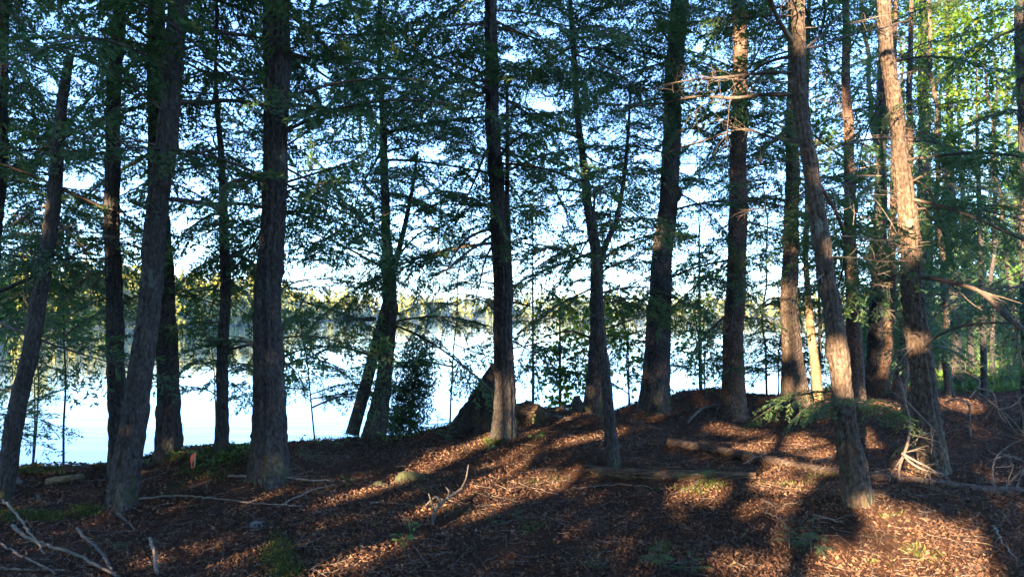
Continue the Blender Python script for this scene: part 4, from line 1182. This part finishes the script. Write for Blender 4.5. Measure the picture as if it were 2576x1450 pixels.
stick([(8, 1275), (35, 1320), (70, 1370), (110, 1410)], 7, 4, 'dark bent stick crossing the pale branch at bottom left', 'dead_wood', 3, 2, .05, .06)
stick([(-5, 1368), (60, 1410), (140, 1448)], 6, 5, 'thin straight grey stick below the pale branch at bottom left', 'dead_wood', 2, 3, .02)
stick([(195, 1338), (215, 1372), (245, 1395), (270, 1430), (290, 1462)], 8, 7, 'grey forked stick right of the pale branch at bottom left', 'pale_wood', 4, 4, .03, .02)
stick([(-5, 1434), (60, 1438), (165, 1440)], 8, 4, 'straight dark stick along the bottom edge at left', 'dead_wood', 2, 5)
stick([(270, 1280), (340, 1262), (430, 1256), (540, 1264), (640, 1276), (760, 1280)], 7, 3, 'long thin curved stick in front of the crossed trunks', 'dead_wood', 8, 6, .02, .02)
stick([(295, 1296), (320, 1312), (340, 1340)], 7, 4, 'short pale crooked stick below the long curved one', 'pale_wood', 2, 7)
stick([(380, 1372), (388, 1420), (394, 1462)], 8, 9, 'short upright broken stick near the bottom edge at left', 'dead_wood', 2, 8, .06)
stick([(575, 1206), (650, 1208), (760, 1214), (840, 1216)], 7, 4, 'straight stick lying in front of the thickest trunk', 'dead_wood', 5, 9, .03)
stick([(700, 1282), (770, 1255), (850, 1225)], 5, 3, 'thin stick slanting up from the leaves right of thickest trunk', 'dead_wood', 3, 10, .02, .04)
stick([(930, 1268), (1010, 1270), (1080, 1282)], 6, 3, 'dark curved stick left of the bleached crooked branch', 'dead_wood', 3, 11)
stick([(2040, 1298), (2080, 1310), (2120, 1316)], 8, 5, 'short pale peeled stick below the flaky leaning trunk', 'pale_wood', 0, 12)
stick([(1925, 1290), (1960, 1310), (1990, 1345)], 5, 3, 'thin crooked stick left of the short peeled stick', 'pale_wood', 2, 13)
stick([(1500, 1100), (1540, 1118), (1562, 1132)], 4, 3, 'thin pale curved stick left of the thin foreground sapling', 'pale_wood', 1, 14, .04)
stick([(1730, 1070), (1770, 1042), (1800, 1025)], 7, 6, 'broken pale branch propped on the mound at the log end', 'pale_wood', 5, 15, .05, .05)
stick([(1920, 1260), (1950, 1280), (1958, 1290)], 4, 3, 'tiny crooked twig above the crooked stick at right', 'pale_wood', 0, 16)
stick([(2280, 1262), (2340, 1282), (2330, 1300)], 4, 3, 'thin pale twig right of the foot of flaky leaning trunk', 'pale_wood', 1, 17)
stick([(2500, 1340), (2515, 1380), (2560, 1430)], 6, 3, 'dark stick standing out of the leaves at bottom right', 'dead_wood', 2, 18, .05)
stick([(1660, 1380), (1640, 1410), (1625, 1425)], 14, 8, 'short mossy green stick near the bottom centre', 'rotten_wood', 1, 19)
stick([(1440, 1230), (1560, 1220), (1680, 1232)], 4, 2, 'very thin twig in front of the rotting log', 'dead_wood', 2, 20)

def bleached():
    r = np.random.default_rng(5)
    b = ground_at(1088, 1318); b[2] = float(H(b[0], b[1])); Y = b[1]
    segs = [[(1088, 1322, 11), (1092, 1285, 10), (1108, 1262, 10), (1126, 1252, 9), (1160, 1228, 7)], [(1108, 1262, 8), (1098, 1246, 7), (1080, 1260, 5), (1066, 1275, 3)],
            [(1126, 1252, 6), (1130, 1234, 5), (1122, 1225, 3)], [(1160, 1228, 6), (1172, 1205, 4), (1178, 1168, 3)], [(1092, 1285, 5), (1085, 1262, 4), (1078, 1240, 3)]]
    o = thing('bleached_branch', b, 'pale crooked antler shaped branch standing in the sun streak', 'branch')
    for sg in segs:
        q = np.array([(*at(px, py, Y + .12 * k), .5 * w / F_PX * Y) for k, (px, py, w) in enumerate(sg)])
        s = resample(q, .03, 1)
        add('fork', mesh('fork', sub([(V, Fc, 0) for V, Fc in tube(s[:, :3], s[:, 3] * (1 + .1 * r.normal(size=len(s))), 8)], b), [M['pale_wood']], (0,)), o)
bleached()

def dead_bush(px, py, label, trunks, seed, mat='pale_wood', Yoff=0.0, name='dead_sapling'):
    r = np.random.default_rng(seed)
    b = ground_at(px, py); b[2] = float(H(b[0], b[1])); Y = b[1]
    o = thing(name, b, label, 'dead sapling')
    for pts, w0, w1, dd in trunks:
        n = len(pts)
        q = np.array([(*at(a, c, Y + dd * k / (n - 1)), .5 / F_PX * Y * (w0 + (w1 - w0) * k / (n - 1))) for k, (a, c) in enumerate(pts)])
        q[:, 2] = np.maximum(q[:, 2], H(q[:, 0], q[:, 1]) + .01)
        s = resample(q, .04, 2)
        parts = [(V, Fc, 0) for V, Fc in tube(s[:, :3], s[:, 3], 7)]
        for k in range(int(1 + n * .8)):
            i = r.integers(len(s) // 3, len(s) - 1)
            parts += twig(s[i, :3], unit(s[i, :3] - s[i - 1, :3]), r.uniform(.08, .28), s[i, 3] * .5, r, 1)
        add('branch', mesh('branch', sub(parts, b), [M[mat]], (0,)), o)
dead_bush(2262, 1215, 'thin dead sapling with a fan of pale drooping twigs by the tall sunlit trunk',
          [([(2262, 1235), (2258, 1180), (2285, 1110), (2290, 1060), (2275, 1010), (2265, 960)], 8, 6, .1), ([(2268, 1140), (2290, 1165), (2330, 1185), (2372, 1190)], 6, 3, -.3), ([(2268, 1138), (2300, 1158), (2340, 1176), (2355, 1188)], 6, 3, -.2),
           ([(2285, 1090), (2320, 1098), (2365, 1112)], 4, 2, -.2), ([(2268, 1140), (2300, 1130), (2335, 1118)], 4, 2, .1), ([(2268, 1150), (2240, 1190), (2235, 1225)], 4, 2, -.1), ([(2272, 1000), (2300, 1030), (2340, 1070), (2355, 1085)], 5, 2, -.3)], 71, 'dead_wood')
dead_bush(2440, 1100, 'bare dead sapling with curling golden twigs at the right',
          [([(2440, 1105), (2438, 1010), (2400, 1000), (2380, 1010)], 6, 3, .0), ([(2438, 1000), (2470, 960), (2440, 940), (2420, 930)], 5, 3, .1), ([(2455, 975), (2500, 985), (2510, 1040), (2530, 1062)], 5, 2, -.1),
           ([(2400, 1000), (2392, 960), (2396, 920)], 4, 2, .1)], 72, 'dead_wood')
dead_bush(2590, 1140, 'dead branch with curling tips reaching in at the right edge',
          [([(2595, 1150), (2575, 1090), (2540, 1050), (2490, 1010), (2460, 985)], 5, 3, .1), ([(2520, 1040), (2545, 1075), (2560, 1090)], 5, 2, .1), ([(2510, 1030), (2550, 1020), (2575, 990)], 5, 2, .1), ([(2575, 1090), (2570, 1030), (2560, 1000)], 4, 2, -.1)], 73, 'dead_wood')

# stones
def stone(px, py, w, h, label, mat, seed, group='mossy stones'):
    g = ground_at(px, py); d = g[1]
    rad = .5 * w / F_PX * d
    b = np.array([g[0], g[1], float(H(g[0], g[1])) - rad * h / w * .35])
    V, Fq = blob((0, 0, 0), rad, seed, .30, 7, 40, (1, .8, h / w * 1.5))
    return tag(add('mossy_stone', mesh('mossy_stone', [(V, Fq, 0)], [M[mat]], (0,)), None, b), label, 'stone', group)
stone(1032, 1208, 72, 34, 'largest rounded mossy stone left of the bleached branch', 'mossy_stone', 1)
stone(956, 1222, 46, 24, 'smaller mossy stone touching the sun streak beside the largest stone', 'mossy_stone', 2)
stone(298, 1376, 38, 14, 'flat green stone near the bottom left, right of the forked stick', 'mossy_stone', 3)
stone(650, 1322, 44, 14, 'flat grey stone in the leaves at lower left centre', 'grey_stone', 4)
stone(92, 1252, 22, 12, 'small pale stone below the birch log', 'grey_stone', 5)
stone(225, 1385, 30, 10, 'small flat stone left of the flat green stone', 'mossy_stone', 6)
stone(795, 1345, 26, 9, 'small grey stone at lower centre left', 'grey_stone', 7)
stone(30, 1212, 40, 22, 'grey stone at the foot of the broken snag', 'grey_stone', 8)
stone(320, 1188, 16, 10, 'little pale stone beside the crossed trunks', 'grey_stone', 9)

# marker stake with orange ribbon
def stake():
    g = ground_at(487, 1183); b = np.array([g[0], g[1], float(H(g[0], g[1]))]); Y = g[1]
    o = thing('marker_stake', b, 'thin survey stake with bright orange ribbon left of the thin young hemlock', 'stake')
    h = .17
    q = np.array([b - [0, 0, .1], b + [.012, 0, h]])
    add('post', mesh('post', sub([(V, Fc, 0) for V, Fc in tube(resample(q, .05, 0), np.full(len(resample(q, .05, 0)), .008), 4)], b), [M['stake_wood']]), o)
    s = np.linspace(0, 1, 12)
    c = b + np.stack([.006 - .022 * np.sin(s * 2.2), -.012 - .01 * np.sin(s * 5), h - .01 - .16 * s], 1)
    wv_ = np.stack([.014 + .006 * np.sin(s * 7), .006 * np.cos(s * 6), 0 * s], 1)
    Vr = np.concatenate([c - wv_, c + wv_, c - wv_ + [0, .002, 0], c + wv_ + [0, .002, 0]]); a = np.arange(11)
    Fr = np.concatenate([np.stack([a, a + 1, a + 13, a + 12], 1), np.stack([a + 24, a + 36, a + 37, a + 25], 1)])
    rb = add('ribbon', mesh('ribbon', sub([(Vr, Fr, 0)], b), [M['orange']]), o)
    q = np.array([b + [.008, 0, h - .03], b + [.008, 0, h - .015]])
    add('knot', mesh('knot', sub([(V, Fc, 0) for V, Fc in tube(q, np.full(2, .014), 8)], b), [M['orange']]), rb)
stake()

# ------------------------------------------------------------------ small plants
def seedling(px, py, h, label, seed, n=9, Y=None, group=None, mat='needles', name='hemlock_seedling'):
    r = np.random.default_rng(seed)
    g = ground_at(px, py); b = np.array([g[0], g[1], float(H(g[0], g[1]))])
    o = thing(name, b, label, 'seedling', group)
    q = np.array([b - [0, 0, .05], b + [0, 0, h * .5], b + [.02, 0, h]])
    s = resample(q, .03, 1)
    add('stem', mesh('stem', sub([(V, Fc, 0) for V, Fc in tube(s, np.linspace(.006, .002, len(s)), 6)], b), [M['twig']], (0,)), o)
    t = dict(o=o, b=b, boughs=[])
    for k in range(n):
        f = (k + .5) / n; p = b + [0, 0, h * (.15 + .85 * f)]
        t['boughs'].append((int(r.integers(0, 2)), 0, p, rot(k * 2.4 + r.uniform(-.3, .3), R(r.uniform(5, 30)), r.normal(0, .3)), h * .75 * (1.15 - f) * r.uniform(.7, 1.2)))
    build_crown(t, 'foliage', mat)
seedling(1125, 1118, .32, 'little sunlit hemlock seedling in front of the broken stump', 1, 10)
seedling(1100, 1080, .28, 'little dark spruce seedling against the water left of broken stump', 2, 12)
seedling(880, 1108, .26, 'low spreading seedling in front of the forked hemlock', 3, 11)
seedling(770, 1165, .22, 'small ferny seedling right of the thickest trunk', 4, 9)
seedling(2040, 1400, .26, 'low dark green seedling near the bottom right', 5, 14)
seedling(1660, 1440, .22, 'small seedling at the bottom edge right of centre', 6, 12)
seedling(1740, 1448, .18, 'second small seedling at the bottom edge right of centre', 7, 10)
seedling(1985, 1385, .24, 'dark seedling touching the low dark green one', 8, 12)
seedling(1240, 1320, .14, 'flattened dark seedling below the bleached branch', 9, 12)
seedling(1300, 1310, .13, 'dark spreading seedling right of the bleached branch', 10, 12)
seedling(100, 1150, .55, 'pale feathery young hemlock at the water on the far left', 11, 14)
seedling(60, 1165, .5, 'second feathery young hemlock at the water on the far left', 12, 14)
seedling(1500, 1440, .14, 'tiny seedling at the bottom edge near the centre', 13, 8)
seedling(2430, 980, .8, 'young hemlock with sunlit yellow sprays at right', 14, 16)
seedling(2520, 975, 1.1, 'taller young hemlock in the woods at right edge', 15, 18)

def herb(px, py, label, seed, n=7, size=.06, group='small leafy plants', h=.10):
    r = np.random.default_rng(seed)
    g = ground_at(px, py); b = np.array([g[0], g[1], float(H(g[0], g[1]))])
    parts = []; stems = []
    for k in range(n):
        a = r.uniform(0, 6.28); e = b + np.array([math.cos(a) * size * .8, math.sin(a) * size * .8, h * r.uniform(.5, 1.1)])
        stems += tube(np.array([b, (b + e) / 2 + [0, 0, .02], e]), [.0022, .002, .0014], 4, False)
        T = np.array([[math.cos(a), math.sin(a), r.uniform(-.3, .3)]]) * size * r.uniform(.7, 1.2)
        W = unit(np.cross(T, [[0, 0, 1.0]]) + r.normal(0, .15, (1, 3))) * size * .30
        parts.append(diamonds(e[None], T, W, .42))
    V, Fq = merge(parts); Vs, Fs = merge(stems)
    return tag(add('leafy_plant', mesh('leafy_plant', [(V - b, Fq, 0), (Vs - b, Fs, 0)], [M['herb']]), None, b), label, 'plant', group)
herb(850, 1100, 'two leaved bright seedling against the water left of the forked hemlock', 1, 3, .09, h=.17)
herb(872, 1225, 'small bright sprig by the sun streak left of the mossy stones', 2, 5, .04)
herb(1225, 1140, 'leafy sprig in the sun below the trunk with a sunny foot', 3, 7, .06)
herb(1345, 1110, 'grassy sprig right of the trunk with a sunny foot', 4, 8, .07)
herb(1030, 1345, 'small sprig at lower centre', 5, 6, .05)
herb(1015, 1380, 'sprig beside the lowest sun streak', 6, 7, .05)
er = np.random.default_rng(88)
k = 0
for px in np.linspace(240, 1120, 46):
    if er.random() < .25: continue
    x = None
    yy = np.interp(px, [170, 400, 560, 640, 800, 1000, 1140], [1166, 1150, 1132, 1106, 1108, 1094, 1078]) + er.uniform(4, 22)
    herb(px + er.uniform(-8, 8), yy, 'small green leafy plant along the edge of the bank', 100 + k, int(er.integers(5, 10)), er.uniform(.03, .06), 'leafy plants along the bank edge', er.uniform(.05, .12)); k += 1
for px, py in [(590, 1140), (610, 1135), (630, 1130), (560, 1160), (540, 1170), (575, 1150), (520, 1178), (600, 1150)]:
    herb(px, py, 'small round leaved plant on the mound by the thickest trunk', 300 + px, 9, .05, 'plants on the mound by the thickest trunk', .07)

# ------------------------------------------------------------------ ground cover nobody could count
def litter():
    r = np.random.default_rng(9)
    n = 270000
    ang = r.uniform(R(-40), R(40), n); rad = 3.2 + 14 * r.random(n) ** 1.35
    x, y = rad * np.sin(ang), rad * np.cos(ang)
    ys = np.interp(x, SHORE_X, SHORE_Y)
    k = y < ys - .05
    x, y = x[k], y[k]; n = len(x)
    pn = vnoise(np.stack([x, y, 0 * x], 1), 2.2, 77) + .6 * vnoise(np.stack([x, y, 0 * x], 1), 6.5, 78)
    k = r.random(n) < np.clip(.78 + .5 * pn, .25, 1)
    x, y, pn = x[k], y[k], pn[k]; n = len(x)
    P = np.stack([x, y, H(x, y) + .006 + .02 * r.random(n)], 1)
    a = r.uniform(0, 6.28, n)
    needle = r.random(n) < .45
    L = r.uniform(.010, .031, n) * (1 + .05 * np.hypot(x, y)) * np.where(r.random(n) < .06, 1.5, 1)
    T = np.stack([np.cos(a), np.sin(a), r.normal(0, .42, n)], 1) * L[:, None]
    W = np.stack([-np.sin(a), np.cos(a), r.normal(0, .35, n)], 1) * (L * np.where(needle, r.uniform(.025, .07, n), r.uniform(.10, .30, n)))[:, None]
    V, Fq = diamonds(P - T / 2, T, W, .45)
    V = V.reshape(-1, 4, 3); cur = r.uniform(-.012, .022, n); V[:, 1, 2] += cur; V[:, 3, 2] += cur * r.uniform(.2, 1, n)
    F3 = np.concatenate([np.stack([Fq[:, 0], Fq[:, 1], Fq[:, 2]], 1), np.stack([Fq[:, 0], Fq[:, 2], Fq[:, 3]], 1)])
    return mesh('leaf_litter', [(V.reshape(-1, 3), F3, 0)], [M['litter']])
tag(add('leaf_litter', litter()), 'brown fallen leaves covering the forest floor', 'leaves', kind='stuff')

def twig_litter():
    r = np.random.default_rng(10)
    n = 5200
    ang = r.uniform(R(-40), R(40), n); rad = 3.2 + 13 * r.random(n) ** 1.3
    out = []
    th = np.linspace(0, 2 * math.pi, 4, endpoint=False)
    for k in range(n):
        x, y = rad[k] * math.sin(ang[k]), rad[k] * math.cos(ang[k])
        if y > np.interp(x, SHORE_X, SHORE_Y) - .1: continue
        a = r.uniform(0, 6.28); L = r.uniform(.04, .22) if r.random() < .9 else r.uniform(.2, .5)
        s = np.linspace(-.5, .5, 4) * L
        px_ = x + s * math.cos(a) + r.normal(0, .006, 4); py_ = y + s * math.sin(a) + r.normal(0, .006, 4)
        q = np.stack([px_, py_, H(px_, py_) + .012 + .015 * r.random(4)], 1)
        out.append(tube(q, np.full(4, r.uniform(.0012, .0032)), 3, False)[0])
    V, Fq = merge(out)
    return mesh('twig_litter', [(V, Fq, 0)], [M['dead_wood']])
tag(add('twig_litter', twig_litter()), 'fine fallen twigs strewn over the forest floor', 'twigs', kind='stuff')

def moss():
    r = np.random.default_rng(12)
    B = []
    for (px, py, sx, sy, n) in [(110, 1302, 55, 7, 1500), (215, 1288, 30, 10, 700), (30, 1300, 30, 12, 700), (700, 1405, 26, 38, 2600), (720, 1440, 24, 18, 1200), (1785, 1218, 26, 12, 420), (1740, 1238, 60, 8, 150),
                                (1240, 1112, 22, 6, 500), (1330, 1330, 20, 6, 100), (1660, 1395, 10, 26, 500), (2060, 1196, 40, 14, 120), (500, 1180, 40, 20, 900), (560, 1150, 50, 22, 1200), (420, 1155, 40, 6, 700), (270, 1168, 40, 8, 700),
                                (2290, 1400, 60, 20, 160), (2230, 1300, 40, 10, 60), (1950, 1220, 60, 10, 90), (90, 1185, 60, 12, 900), (20, 1190, 40, 12, 500), (1845, 1045, 30, 8, 300), (1700, 1190, 120, 8, 500)]:
        pts = [(px + r.normal(0, sx * .55), py + r.normal(0, sy * .55)) for _ in range(n // 12)]
        for q in pts:
            g = ground_at(*q)
            B.append(g + np.concatenate([r.normal(0, .03, (12, 2)), np.zeros((12, 1))], 1))
    B = np.concatenate(B); n = len(B)
    B[:, 2] = H(B[:, 0], B[:, 1]) + .008
    T = unit(np.stack([r.normal(0, .7, n), r.normal(0, .7, n), np.ones(n)], 1)) * r.uniform(.018, .045, n)[:, None]
    W = unit(np.cross(T, r.normal(size=(n, 3)))) * .006
    V, Fq = diamonds(B, T, W, .4)
    return mesh('moss', [(V, Fq, 0)], [M['moss']])
tag(add('moss', moss()), 'bright green moss patches on the forest floor', 'moss', kind='stuff')

def bank_grass():
    r = np.random.default_rng(15)
    n = 9000
    x = r.uniform(-7, 8, n)
    ys = np.interp(x, SHORE_X, SHORE_Y)
    y = ys - .25 + r.normal(0, .22, n)
    k = vnoise(np.stack([x, y, 0 * x], 1), 3.0, 5) > -.05
    x, y = x[k], y[k]; n = len(x)
    B = np.stack([x, y, H(x, y)], 1)
    T = unit(np.stack([r.normal(0, .55, n), r.normal(0, .55, n), np.ones(n)], 1)) * r.uniform(.03, .13, n)[:, None]
    W = unit(np.cross(T, r.normal(size=(n, 3)))) * r.uniform(.003, .009, n)[:, None]
    V, Fq = diamonds(B, T, W, .4)
    return mesh('bank_grass', [(V, Fq, 0)], [M['moss']])
tag(add('bank_grass', bank_grass()), 'short grass and moss fringe along the edge of the bank', 'grass', kind='stuff')

def brush():
    """low grass and shoots on the open floor of the woods at far right"""
    r = np.random.default_rng(14)
    n = 16000
    px = r.uniform(2240, 2750, n); Y = r.uniform(15, 40, n)
    x = (px - CX) / F_PX * Y
    k = Y < np.interp(x, SHORE_X, SHORE_Y) - .4
    x, Y = x[k], Y[k]; n = len(x)
    B = np.stack([x, Y, H(x, Y)], 1)
    T = unit(np.stack([r.normal(0, .6, n), r.normal(0, .6, n), np.ones(n)], 1)) * r.uniform(.06, .28, n)[:, None]
    W = unit(np.cross(T, r.normal(size=(n, 3)))) * r.uniform(.01, .04, n)[:, None]
    V, Fq = diamonds(B, T, W, .45)
    return mesh('undergrowth', [(V, Fq, 0)], [M['herb']])
tag(add('undergrowth', brush()), 'low green undergrowth in the woods at right', 'undergrowth', kind='stuff')
# ------------------------------------------------------------------ thin haze added as a stand-in for lens glare
def haze():
    m = bpy.data.materials.new('veil_haze'); m.use_nodes = True
    nt = m.node_tree; nt.nodes.clear()
    out = nt.nodes.new('ShaderNodeOutputMaterial')
    v = nt.nodes.new('ShaderNodeVolumePrincipled')
    v.inputs['Color'].default_value = (.58, .80, 1, 1)
    v.inputs['Density'].default_value = HAZE
    v.inputs['Anisotropy'].default_value = 0.7
    nt.links.new(v.outputs[0], out.inputs['Volume'])
    x0, x1, y0, y1, z0, z1 = -900, 1000, -400, 1300, -6.0, 17.0
    V = np.array([(x, y, z) for z in (z0, z1) for y in (y0, y1) for x in (x0, x1)], float)
    Fq = np.array([(0, 2, 3, 1), (4, 5, 7, 6), (0, 1, 5, 4), (2, 6, 7, 3), (0, 4, 6, 2), (1, 3, 7, 5)])
    tag(add('haze', mesh('haze', [(V, Fq, 0)], [m])), 'thin bluish morning haze over the lake and woods', 'haze', kind='stuff')
HAZE = 0.0006
haze()
print('boughs', sum(len(t['boughs']) for t in TREES), 'trees', len(TREES), 'objects', len(bpy.data.objects), 'faces', sum(len(m.polygons) for m in bpy.data.meshes))
